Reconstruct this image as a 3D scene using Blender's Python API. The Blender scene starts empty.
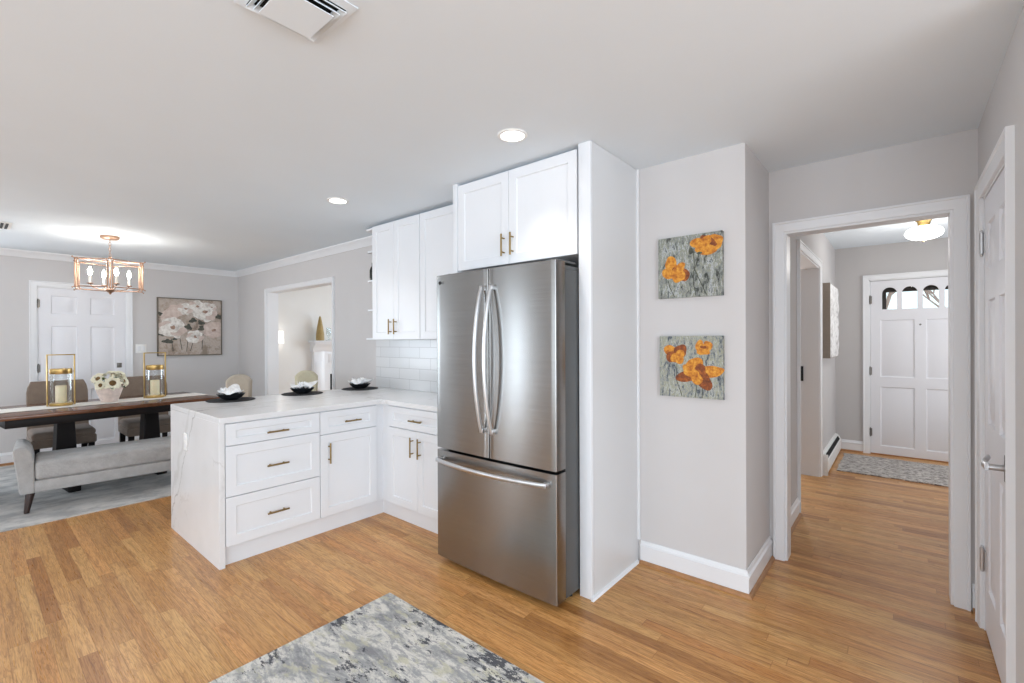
import bpy, bmesh, math, random
from math import pi, sin, cos, radians
from mathutils import Vector, Matrix, noise
from mathutils.geometry import tessellate_polygon

random.seed(7)
SC = bpy.context.scene
SC.cycles.transparent_max_bounces = 16
SC.cycles.max_bounces = 12; SC.cycles.diffuse_bounces = 6
COL = SC.collection

# ------------------------------------------------------------------ camera, world, lights, exposure
cd = bpy.data.cameras.new('camera')
cam = bpy.data.objects.new('camera', cd); COL.objects.link(cam); SC.camera = cam
cd.sensor_fit = 'HORIZONTAL'; cd.sensor_width = 36.0; cd.lens = 462.0 / 1024 * 36
cam.matrix_world = (Matrix.Translation((0, 0, 1.3726)) @ Matrix.Rotation(0.6989, 4, 'Z')
                    @ Matrix.Rotation(pi / 2 - 0.0022, 4, 'X') @ Matrix.Rotation(-0.0042, 4, 'Z'))
cd.clip_start = 0.02; cd.clip_end = 100

w = bpy.data.worlds.new('world'); SC.world = w; w.use_nodes = True
w.node_tree.nodes['Background'].inputs[0].default_value = (0.90, 0.95, 1.0, 1)
w.node_tree.nodes['Background'].inputs[1].default_value = 2.2

vs = SC.view_settings
vs.view_transform = 'Standard'; vs.look = 'None'; vs.gamma = 1.0; vs.use_curve_mapping = False
vs.exposure = -0.32

def area(name, loc, rot, sx, sy, power, color=(1, 1, 1), shape='RECTANGLE', spread=180):
    l = bpy.data.lights.new(name, 'AREA'); l.energy = power; l.color = color
    l.shape = shape; l.size = sx
    if shape in ('RECTANGLE', 'ELLIPSE'): l.size_y = sy
    l.spread = radians(spread)
    o = bpy.data.objects.new(name, l); COL.objects.link(o)
    o.location = loc; o.rotation_euler = rot
    return o
FILL_TINT = (0.83, 0.96, 1.09)  # cool tint of the added lamps, offsets the warm floor bounce
# added fill lamps in unseen rear openings, tilted up to light the ceiling
area('rear_fill', (-1.75, -3.24, 1.30), (pi / 2 + radians(14), 0, 0), 3.9, 1.9, 44, FILL_TINT)
area('rear_fill', (1.75, -3.24, 1.30), (pi / 2 + radians(14), 0, 0), 2.4, 1.9, 92, FILL_TINT)
area('fridge_streak_light', (-5.5, -3.24, 1.05), (pi / 2, 0, 0), 0.26, 1.9, 34, FILL_TINT)  # narrow unseen source, placed and sized for the streak on the fridge
area('dining_fill', (-7.75, -1.2, 1.4), (0, -pi / 2 - radians(10), 0), 1.3, 1.8, 42, FILL_TINT)  # added fill for the dining side, kept out of the fridge reflection
area('kitchen_side_fill', (3.34, -0.6, 1.35), (0, pi / 2 + radians(14), 0), 1.9, 4.3, 142, FILL_TINT)  # added lamp, brightens the faces turned to +X and the ceiling
area('living_fill', (-5.2, 6.9, 1.4), (-pi / 2, 0, 0), 2.2, 1.6, 115, FILL_TINT)  # added lamp, whitens the living room walls; no opening behind it
area('side_room_fill', (-1.9, 6.9, 1.4), (-pi / 2, 0, 0), 1.4, 1.4, 34, (0.95, 0.97, 1.0))  # unseen lamp added to light the room off the hall
area('hall_fill', (1.24, 6.0, 1.3), (0, pi / 2, 0), 1.4, 1.2, 22, (0.92, 0.97, 1.02))  # added lamp before a solid wall, brightens the hall end

# ------------------------------------------------------------------ materials
def srgb(r, g, b):
    f = lambda c: (c / 12.92 if c <= 0.04045 else ((c + 0.055) / 1.055) ** 2.4)
    return (f(r / 255), f(g / 255), f(b / 255), 1)
class NT:
    def __init__(s, name):
        s.m = bpy.data.materials.new(name); s.m.use_nodes = True
        s.t = s.m.node_tree; s.b = s.t.nodes['Principled BSDF']; s.L = s.t.links
    def n(s, typ, **kw):
        nd = s.t.nodes.new(typ)
        for k, v in kw.items(): setattr(nd, k, v)
        return nd
    def link(s, a, b): s.L.new(a, b)
    def math(s, op, a, b=None, c=None):
        nd = s.n('ShaderNodeMath', operation=op)
        for i, v in enumerate((a, b, c)):
            if v is None: continue
            if isinstance(v, (int, float)): nd.inputs[i].default_value = v
            else: s.link(v, nd.inputs[i])
        return nd.outputs[0]
    def ramp(s, fac, stops, interp='LINEAR'):
        nd = s.n('ShaderNodeValToRGB'); cr = nd.color_ramp; cr.interpolation = interp
        while len(cr.elements) < len(stops): cr.elements.new(0.5)
        for e, (p, c) in zip(cr.elements, stops): e.position = p; e.color = c
        s.link(fac, nd.inputs[0]); return nd.outputs[0]
    def mix(s, fac, a, b, blend='MIX'):
        nd = s.n('ShaderNodeMix', data_type='RGBA', blend_type=blend)
        if isinstance(fac, (int, float)): nd.inputs[0].default_value = fac
        else: s.link(fac, nd.inputs[0])
        for i, v in ((6, a), (7, b)):
            if isinstance(v, tuple): nd.inputs[i].default_value = v
            else: s.link(v, nd.inputs[i])
        return nd.outputs[2]
    def coord(s, scale=(1, 1, 1), kind='Object', rot=(0, 0, 0), loc=(0, 0, 0)):
        tc = s.n('ShaderNodeTexCoord'); mp = s.n('ShaderNodeMapping')
        mp.inputs['Scale'].default_value = scale; mp.inputs['Rotation'].default_value = rot; mp.inputs['Location'].default_value = loc
        s.link(tc.outputs[kind], mp.inputs[0]); return mp.outputs[0]
    def noise(s, vec, scale, detail=3, rough=0.5, dist=0):
        nd = s.n('ShaderNodeTexNoise'); nd.inputs['Scale'].default_value = scale
        nd.inputs['Detail'].default_value = detail; nd.inputs['Roughness'].default_value = rough
        nd.inputs['Distortion'].default_value = dist
        if vec is not None: s.link(vec, nd.inputs['Vector'])
        return nd.outputs['Fac']
    def bump(s, h, strength=0.2, dist=0.01):
        nd = s.n('ShaderNodeBump'); nd.inputs['Strength'].default_value = strength; nd.inputs['Distance'].default_value = dist
        s.link(h, nd.inputs['Height']); s.link(nd.outputs[0], s.b.inputs['Normal'])
    def set(s, **kw):
        for k, v in kw.items(): s.b.inputs[k.replace('_', ' ')].default_value = v
        return s
M = {}
def simple(name, col, rough=0.5, metal=0.0, nscale=40, namp=0.04, bump=0.0, bscale=200, **kw):
    """base colour with a faint procedural variation and optional fine bump"""
    t = NT(name); t.set(Roughness=rough, Metallic=metal)
    v = t.coord()
    n = t.noise(v, nscale, 3)
    lo = tuple(c * (1 - namp) for c in col[:3]) + (1,); hi = tuple(min(1, c * (1 + namp)) for c in col[:3]) + (1,)
    t.link(t.ramp(n, [(0.3, lo), (0.7, hi)]), t.b.inputs['Base Color'])
    if bump: t.bump(t.noise(v, bscale, 4), bump, 0.002)
    for k, x in kw.items(): t.b.inputs[k.replace('_', ' ')].default_value = x
    M[name] = t.m; return t.m
simple('wall_paint', srgb(207, 204, 203), 0.9, nscale=3, namp=0.01, bump=0.05, bscale=300)
simple('hall_paint', srgb(196, 193, 192), 0.9, nscale=3, namp=0.01)
simple('living_paint', srgb(232, 230, 226), 0.9, nscale=3, namp=0.01)
simple('ceiling_paint', srgb(228, 236, 242), 0.95, nscale=2, namp=0.01)
simple('trim_white', srgb(232, 233, 235), 0.35, nscale=2, namp=0.01)
simple('door_white', srgb(230, 230, 234), 0.4, nscale=2, namp=0.01)
simple('cabinet_white', srgb(231, 233, 236), 0.32, nscale=2, namp=0.01)
simple('slot_dark', srgb(60, 60, 62), 0.8)
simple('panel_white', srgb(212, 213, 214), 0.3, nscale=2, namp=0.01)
simple('brass', srgb(150, 128, 88), 0.42, 1.0, namp=0.1, nscale=20)
simple('gold', srgb(192, 162, 104), 0.3, 1.0, namp=0.12, nscale=20)
simple('rose_gold', srgb(176, 142, 120), 0.4, 1.0, namp=0.1, nscale=30)
simple('chrome', srgb(205, 205, 206), 0.32, 1.0)
simple('nickel', srgb(128, 124, 120), 0.4, 1.0)
simple('dark_metal', srgb(40, 40, 42), 0.45, 0.6)
simple('black_gap', srgb(14, 14, 15), 0.9)
simple('plastic_white', srgb(238, 238, 236), 0.35)
simple('shoe_wood', srgb(164, 118, 76), 0.45, nscale=20, namp=0.15)
simple('table_black', srgb(20, 15, 14), 0.5, nscale=10, namp=0.2, Specular_IOR_Level=0.2)
simple('leg_wood', srgb(52, 34, 28), 0.4, nscale=20, namp=0.25)
simple('candle_wax', srgb(243, 226, 192), 0.5, Subsurface_Weight=0.2)
simple('candle_sleeve', srgb(240, 236, 226), 0.5)
simple('pot_clay', srgb(214, 196, 186), 0.7, nscale=30, namp=0.12, bump=0.3, bscale=60)
simple('petal_cream', srgb(238, 232, 208), 0.6, nscale=60, namp=0.08)
simple('petal_core', srgb(110, 84, 50), 0.9, nscale=200, namp=0.4, bump=0.6, bscale=300)
simple('leaf_green', srgb(54, 88, 44), 0.6, nscale=60, namp=0.3)
simple('bowl_black', srgb(30, 32, 36), 0.25, namp=0.1)
simple('napkin_white', srgb(246, 246, 246), 0.9, bump=0.2, bscale=500)
simple('bark', srgb(186, 170, 162), 0.9, namp=0.2)
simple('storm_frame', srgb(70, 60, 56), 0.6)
simple('glass_bottle', srgb(40, 44, 40), 0.15)
simple('firebox', srgb(20, 20, 21), 0.9)
simple('fridge_side', srgb(96, 97, 97), 0.5, 0.4, nscale=8, namp=0.04)

def emissive(name, col, strength):
    t = NT(name); t.set(Roughness=0.4)
    t.b.inputs['Base Color'].default_value = col
    t.b.inputs['Emission Color'].default_value = col; t.b.inputs['Emission Strength'].default_value = strength
    M[name] = t.m
emissive('lamp_lens', (1.0, 0.98, 0.94, 1), 9)
emissive('globe_lit', (1.0, 0.97, 0.92, 1), 4.5)
emissive('bulb_lit', (1.0, 0.93, 0.84, 1), 60)
emissive('shade_lit', (1.0, 0.97, 0.92, 1), 1.2)

def glass(name, col=(1, 1, 1, 1), rough=0.0):
    t = NT(name)
    tr = t.n('ShaderNodeBsdfTransparent'); tr.inputs[0].default_value = (0.93, 0.95, 0.95, 1)
    gl = t.n('ShaderNodeBsdfGlossy'); gl.inputs['Roughness'].default_value = 0.03
    fr = t.n('ShaderNodeFresnel'); fr.inputs['IOR'].default_value = 1.45
    mx = t.n('ShaderNodeMixShader'); t.link(t.math('MULTIPLY', fr.outputs[0], 0.5), mx.inputs[0]); t.link(tr.outputs[0], mx.inputs[1]); t.link(gl.outputs[0], mx.inputs[2])
    t.link(mx.outputs[0], t.t.nodes['Material Output'].inputs[0]); M[name] = t.m
glass('clear_glass')

def mat_floor():
    t = NT('oak_floor'); W = 0.0635; Lp = 1.05
    v = t.coord(); sx = t.n('ShaderNodeSeparateXYZ'); t.link(v, sx.inputs[0])
    x, y = sx.outputs[0], sx.outputs[1]
    ry = t.math('DIVIDE', y, W); row = t.math('FLOOR', ry); fy = t.math('FRACT', ry)
    wn = t.n('ShaderNodeTexWhiteNoise', noise_dimensions='1D'); t.link(row, wn.inputs['W'])
    xo = t.math('ADD', x, t.math('MULTIPLY', wn.outputs['Value'], 7.3))
    # per row plank length variation
    wl = t.n('ShaderNodeTexWhiteNoise', noise_dimensions='1D'); t.link(t.math('ADD', row, 31.7), wl.inputs['W'])
    ln = t.math('ADD', t.math('MULTIPLY', wl.outputs['Value'], 1.0), 0.6)
    rx = t.math('DIVIDE', xo, ln); colm = t.math('FLOOR', rx); fx = t.math('FRACT', rx)
    cb = t.n('ShaderNodeCombineXYZ'); t.link(row, cb.inputs[0]); t.link(colm, cb.inputs[1])
    w2 = t.n('ShaderNodeTexWhiteNoise', noise_dimensions='3D'); t.link(cb.outputs[0], w2.inputs['Vector'])
    pr = w2.outputs['Value']
    base = t.ramp(pr, [(0.0, srgb(168, 116, 64)), (0.10, srgb(190, 139, 82)), (0.45, srgb(201, 151, 93)), (0.85, srgb(212, 166, 108)), (1.0, srgb(190, 139, 82))])
    # grain: stretched noise, shifted per plank
    gv = t.n('ShaderNodeCombineXYZ')
    t.link(t.math('MULTIPLY', x, 1.5), gv.inputs[0]); t.link(t.math('MULTIPLY', y, 20), gv.inputs[1]); t.link(t.math('MULTIPLY', pr, 40), gv.inputs[2])
    g1 = t.noise(gv.outputs[0], 1.5, 5, 0.6, 0.6)
    gv2 = t.n('ShaderNodeCombineXYZ')
    t.link(t.math('MULTIPLY', x, 9), gv2.inputs[0]); t.link(t.math('MULTIPLY', y, 260), gv2.inputs[1]); t.link(t.math('MULTIPLY', pr, 90), gv2.inputs[2])
    g2 = t.noise(gv2.outputs[0], 1.0, 2, 0.6)
    # cathedral rings
    rings = t.math('FRACT', t.math('MULTIPLY', g1, 8))
    rr = t.ramp(rings, [(0.0, (0.62, 0.53, 0.42, 1)), (0.3, (1, 1, 1, 1)), (0.6, (1.08, 1.08, 1.08, 1)), (1.0, (0.84, 0.78, 0.7, 1))])
    c = t.mix(0.85, base, rr, 'MULTIPLY')
    c = t.mix(0.7, c, t.ramp(g2, [(0.35, (0.74, 0.66, 0.58, 1)), (0.58, (1.04, 1.04, 1.04, 1))]), 'MULTIPLY')
    sv = t.n('ShaderNodeCombineXYZ')
    t.link(t.math('MULTIPLY', x, 2.2), sv.inputs[0]); t.link(t.math('MULTIPLY', y, 34), sv.inputs[1]); t.link(t.math('MULTIPLY', pr, 63), sv.inputs[2])
    st = t.noise(sv.outputs[0], 1.0, 4, 0.6, 0.4)
    c = t.mix(0.85, c, t.ramp(st, [(0.30, (0.66, 0.56, 0.46, 1)), (0.42, (0.93, 0.9, 0.86, 1)), (0.55, (1.04, 1.04, 1.04, 1)), (0.7, (1.10, 1.10, 1.08, 1))]), 'MULTIPLY')
    hue = t.n('ShaderNodeTexWhiteNoise', noise_dimensions='3D'); cb2 = t.n('ShaderNodeCombineXYZ'); t.link(colm, cb2.inputs[0]); t.link(row, cb2.inputs[1]); t.link(cb2.outputs[0], hue.inputs['Vector'])
    c = t.mix(0.8, c, t.ramp(hue.outputs['Value'], [(0.0, (1.05, 0.96, 0.90, 1)), (0.5, (1, 1, 1, 1)), (1.0, (0.99, 1.03, 1.02, 1))]), 'MULTIPLY')
    big = t.noise(v, 0.9, 2)
    c = t.mix(0.5, c, t.ramp(big, [(0.3, (0.92, 0.9, 0.88, 1)), (0.7, (1.05, 1.05, 1.05, 1))]), 'MULTIPLY')
    ey = t.math('MINIMUM', fy, t.math('SUBTRACT', 1.0, fy)); ex = t.math('MULTIPLY', t.math('MINIMUM', fx, t.math('SUBTRACT', 1.0, fx)), 14)
    gap = t.ramp(t.math('MINIMUM', ey, ex), [(0.0, (0.55, 0.46, 0.38, 1)), (0.016, (0.8, 0.75, 0.7, 1)), (0.03, (1, 1, 1, 1))])
    c = t.mix(0.8, c, gap, 'MULTIPLY')
    t.link(c, t.b.inputs['Base Color'])
    t.set(Roughness=0.28)
    t.link(t.ramp(g2, [(0.3, (0.36,) * 3 + (1,)), (0.7, (0.26,) * 3 + (1,))]), t.b.inputs['Roughness'])
    t.b.inputs['Specular IOR Level'].default_value = 0.45
    t.bump(t.math('ADD', t.math('MULTIPLY', g2, 0.3), gap), 0.08, 0.002)
    M['oak_floor'] = t.m
mat_floor()

def mat_quartz():
    t = NT('quartz'); v = t.coord()
    n1 = t.noise(v, 1.3, 6, 0.6, 1.2)
    vein = t.math('ABSOLUTE', t.math('SUBTRACT', n1, 0.5))
    fine = t.ramp(vein, [(0.0, (0.66, 0.64, 0.62, 1)), (0.006, (0.84, 0.83, 0.82, 1)), (0.02, (1, 1, 1, 1))])
    brk = t.ramp(t.noise(v, 2.2, 2), [(0.56, (0, 0, 0, 1)), (0.66, (0.7, 0.7, 0.7, 1))])
    cl = t.ramp(t.noise(v, 3, 5), [(0.3, srgb(224, 224, 224)), (0.7, srgb(232, 232, 233))])
    c = t.mix(brk, cl, t.mix(1.0, cl, fine, 'MULTIPLY'))
    # one long vein down the waterfall end: x = a + b z with wobble
    s = t.n('ShaderNodeSeparateXYZ'); t.link(v, s.inputs[0])
    wob = t.math('MULTIPLY', t.math('SUBTRACT', t.noise(v, 5, 4, 0.6), 0.5), 0.22)
    def line(a, b, wd, amt, src):
        xx = t.math('ADD', t.math('ADD', t.math('MULTIPLY', s.outputs[2], b), a), wob)
        d = t.math('ABSOLUTE', t.math('SUBTRACT', s.outputs[0], xx))
        return t.mix(1.0, src, t.ramp(t.math('DIVIDE', d, wd), [(0.0, (amt, amt * .99, amt * .97, 1)), (0.5, (0.9, 0.9, 0.89, 1)), (1.0, (1, 1, 1, 1))]), 'MULTIPLY')
    c = line(-4.17, 0.66, 0.012, 0.5, c)
    c = line(-4.27, 0.66, 0.03, 0.9, c)
    t.link(c, t.b.inputs['Base Color']); t.set(Roughness=0.22); M['quartz'] = t.m
mat_quartz()

def mat_tile():
    t = NT('subway_tile'); v = t.coord(rot=(pi / 2, 0, 0))
    tc = t.n('ShaderNodeTexCoord'); sp = t.n('ShaderNodeSeparateXYZ'); t.link(tc.outputs['Object'], sp.inputs[0])
    cb = t.n('ShaderNodeCombineXYZ'); t.link(sp.outputs[0], cb.inputs[0]); t.link(t.math('SUBTRACT', sp.outputs[2], 0.914), cb.inputs[1])
    br = t.n('ShaderNodeTexBrick'); br.offset = 0.5
    br.inputs['Scale'].default_value = 1; br.inputs['Brick Width'].default_value = 0.305; br.inputs['Row Height'].default_value = 0.1
    br.inputs['Mortar Size'].default_value = 0.0022; br.inputs['Mortar Smooth'].default_value = 0.2
    br.inputs['Color1'].default_value = srgb(224, 224, 224); br.inputs['Color2'].default_value = srgb(217, 218, 219); br.inputs['Mortar'].default_value = srgb(190, 190, 190)
    t.link(cb.outputs[0], br.inputs['Vector']); t.link(br.outputs['Color'], t.b.inputs['Base Color'])
    t.set(Roughness=0.15)
    t.bump(t.math('ADD', t.math('MULTIPLY', br.outputs['Fac'], -1.0), t.math('MULTIPLY', t.noise(v, 12, 2), 0.4)), 0.35, 0.003)
    M['subway_tile'] = t.m
mat_tile()

def mat_steel():
    t = NT('stainless_steel'); v = t.coord(scale=(2, 2, 500))
    n = t.noise(v, 1, 2)
    t.link(t.ramp(n, [(0.3, srgb(146, 145, 143)), (0.7, srgb(158, 157, 155))]), t.b.inputs['Base Color'])
    t.set(Metallic=1.0, Roughness=0.26)
    t.b.inputs['Anisotropic'].default_value = 0.7; t.b.inputs['Anisotropic Rotation'].default_value = 0.25
    tg = t.n('ShaderNodeTangent', direction_type='RADIAL', axis='Z'); t.link(tg.outputs[0], t.b.inputs['Tangent'])
    M['stainless_steel'] = t.m
mat_steel()

def fabric(name, c1, c2, sc=500, rough=0.95):
    t = NT(name); v = t.coord(); a = t.noise(v, sc, 2); b = t.noise(v, 12, 3)
    c = t.mix(0.5, t.ramp(a, [(0.35, c1), (0.65, c2)]), t.ramp(b, [(0.3, c1), (0.7, c2)]))
    t.link(c, t.b.inputs['Base Color']); t.set(Roughness=rough); t.bump(a, 0.3, 0.002)
    t.b.inputs['Sheen Weight'].default_value = 0.15
    M[name] = t.m
fabric('bench_linen', srgb(150, 148, 146), srgb(188, 186, 184), 260)
fabric('chair_taupe', srgb(112, 96, 84), srgb(134, 118, 104), 300)
fabric('stool_cream', srgb(196, 188, 160), srgb(216, 208, 182), 300)
fabric('stool_taupe', srgb(168, 156, 140), srgb(188, 176, 160), 300)
fabric('runner_cream', srgb(216, 210, 200), srgb(234, 230, 222), 200)
simple('placemat_dark', srgb(60, 60, 62), 0.8, nscale=110, namp=0.75, bump=0.5, bscale=120, Specular_IOR_Level=0.15)
fabric('vase_gold', srgb(136, 112, 62), srgb(184, 158, 100), 90, 0.5)

def mat_rug():
    t = NT('abstract_rug'); v = t.coord(); v2 = t.coord(scale=(1.0, 2.6, 1), rot=(0, 0, 0.25))
    big = t.noise(v2, 3.2, 7, 0.72, 0.5)
    mid = t.noise(v2, 14, 6, 0.75, 0.3)
    c = t.ramp(big, [(0.38, srgb(140, 140, 142)), (0.45, srgb(178, 177, 175)), (0.50, srgb(212, 209, 202)), (0.56, srgb(226, 222, 214)), (0.64, srgb(178, 177, 175))])
    c = t.mix(t.ramp(mid, [(0.50, (0, 0, 0, 1)), (0.56, (0.85, 0.85, 0.85, 1))]), c, srgb(160, 160, 161))
    yel = t.noise(v2, 9.3, 4, 0.7); c = t.mix(t.ramp(yel, [(0.54, (0, 0, 0, 1)), (0.62, (0.7, 0.7, 0.7, 1))]), c, srgb(198, 194, 168))
    zone = t.noise(v, 2.6, 3, 0.6); spk = t.noise(v2, 15, 6, 0.8)
    z2 = t.math('ADD', t.math('MULTIPLY', zone, 1.2), spk)
    c = t.mix(t.ramp(t.math('SUBTRACT', z2, 0.6), [(0.60, (0, 0, 0, 1)), (0.62, (0.92, 0.92, 0.92, 1))]), c, srgb(66, 68, 76))
    f = t.noise(v, 330, 2); c = t.mix(0.35, c, t.ramp(f, [(0.3, (0.7, 0.7, 0.7, 1)), (0.7, (1.1, 1.1, 1.1, 1))]), 'MULTIPLY')
    t.link(c, t.b.inputs['Base Color']); t.set(Roughness=1.0); t.bump(t.math('ADD', f, mid), 0.4, 0.004); M['abstract_rug'] = t.m
mat_rug()
def mat_dining_rug():
    t = NT('pale_rug'); v = t.coord(scale=(2, 1, 1)); a = t.noise(v, 3.5, 6, 0.7); f = t.noise(v, 250, 2)
    c = t.ramp(a, [(0.4, srgb(166, 165, 164)), (0.5, srgb(190, 188, 185)), (0.6, srgb(206, 203, 199))])
    c = t.mix(0.3, c, t.ramp(f, [(0.3, (0.8, 0.8, 0.8, 1)), (0.7, (1.1, 1.1, 1.1, 1))]), 'MULTIPLY')
    t.link(c, t.b.inputs['Base Color']); t.set(Roughness=1.0); t.bump(f, 0.3, 0.003); M['pale_rug'] = t.m
mat_dining_rug()
def mat_mat():
    t = NT('woven_mat'); v = t.coord(scale=(1, 2.2, 1)); a = t.noise(v, 22, 3, 0.85); wv = t.n('ShaderNodeTexWave', bands_direction='Y')
    wv.inputs['Scale'].default_value = 14; wv.inputs['Distortion'].default_value = 4; wv.inputs['Detail'].default_value = 2; t.link(v, wv.inputs['Vector'])
    c = t.mix(0.3, t.ramp(a, [(0.42, srgb(84, 78, 76)), (0.56, srgb(214, 208, 202))]), t.ramp(wv.outputs['Fac'], [(0.2, srgb(120, 114, 110)), (0.8, srgb(196, 190, 184))]))
    t.link(c, t.b.inputs['Base Color']); t.set(Roughness=1.0); t.bump(a, 0.8, 0.006); M['woven_mat'] = t.m
mat_mat()
def mat_tabletop():
    t = NT('table_wood'); v = t.coord(scale=(14, 1.2, 4)); a = t.noise(v, 2.2, 6, 0.6, 0.6)
    t.link(t.ramp(a, [(0.3, srgb(64, 38, 26)), (0.55, srgb(104, 66, 44)), (0.75, srgb(140, 94, 62))]), t.b.inputs['Base Color'])
    t.set(Roughness=0.18); M['table_wood'] = t.m
mat_tabletop()
def mat_canvas(name, cols, sc=(3, 3, 3), s=4, detail=7):
    t = NT(name); v = t.coord(scale=sc); a = t.noise(v, s, detail, 0.75, 0.5); b = t.noise(v, s * 5, 4, 0.7)
    x = t.math('ADD', t.math('MULTIPLY', a, 0.72), t.math('MULTIPLY', b, 0.28))
    t.link(t.ramp(x, cols), t.b.inputs['Base Color']); t.set(Roughness=0.7); t.bump(b, 0.25, 0.002); M[name] = t.m
mat_canvas('poppy_ground_upper', [(0.40, srgb(50, 54, 50)), (0.45, srgb(100, 104, 98)), (0.49, srgb(150, 154, 152)), (0.52, srgb(126, 126, 96)), (0.55, srgb(192, 196, 198)), (0.60, srgb(98, 102, 100))], (7, 3, 2.4))
mat_canvas('poppy_ground_lower', [(0.40, srgb(62, 70, 80)), (0.45, srgb(112, 118, 120)), (0.49, srgb(166, 168, 162)), (0.52, srgb(142, 142, 112)), (0.55, srgb(192, 194, 188)), (0.60, srgb(104, 108, 112))], (7, 3, 2.4))
mat_canvas('rose_ground', [(0.38, srgb(120, 104, 92)), (0.46, srgb(168, 152, 138)), (0.54, srgb(190, 178, 168)), (0.62, srgb(146, 132, 118))], (1, 1, 1), 3)
mat_canvas('hall_art', [(0.35, srgb(120, 116, 112)), (0.47, srgb(216, 214, 212)), (0.55, srgb(240, 239, 238)), (0.7, srgb(170, 166, 162))], (1, 1, 1), 5)
def paint(name, c1, c2, c3, s=30):
    t = NT(name); v = t.coord(); a = t.noise(v, s, 5, 0.7)
    t.link(t.ramp(a, [(0.32, c1), (0.5, c2), (0.68, c3)]), t.b.inputs['Base Color']); t.set(Roughness=0.6); M[name] = t.m
paint('poppy_orange', srgb(150, 70, 16), srgb(206, 132, 34), srgb(232, 178, 72), 36)
paint('poppy_dark', srgb(80, 38, 18), srgb(132, 66, 24), srgb(186, 104, 32), 36)
paint('stem_paint', srgb(50, 52, 46), srgb(70, 72, 60), srgb(90, 94, 80))
paint('rose_white', srgb(176, 168, 160), srgb(226, 221, 214), srgb(246, 244, 240), 16)
paint('rose_pink', srgb(186, 164, 154), srgb(206, 188, 178), srgb(220, 206, 198), 14)
paint('rose_core', srgb(120, 90, 84), srgb(160, 130, 112), srgb(190, 160, 130), 30)
paint('rose_leaf', srgb(50, 54, 50), srgb(74, 76, 68), srgb(110, 106, 92), 20)
simple('canvas_side', srgb(150, 138, 126), 0.8)
simple('frame_bronze', srgb(112, 104, 92), 0.45, 0.5)

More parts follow.
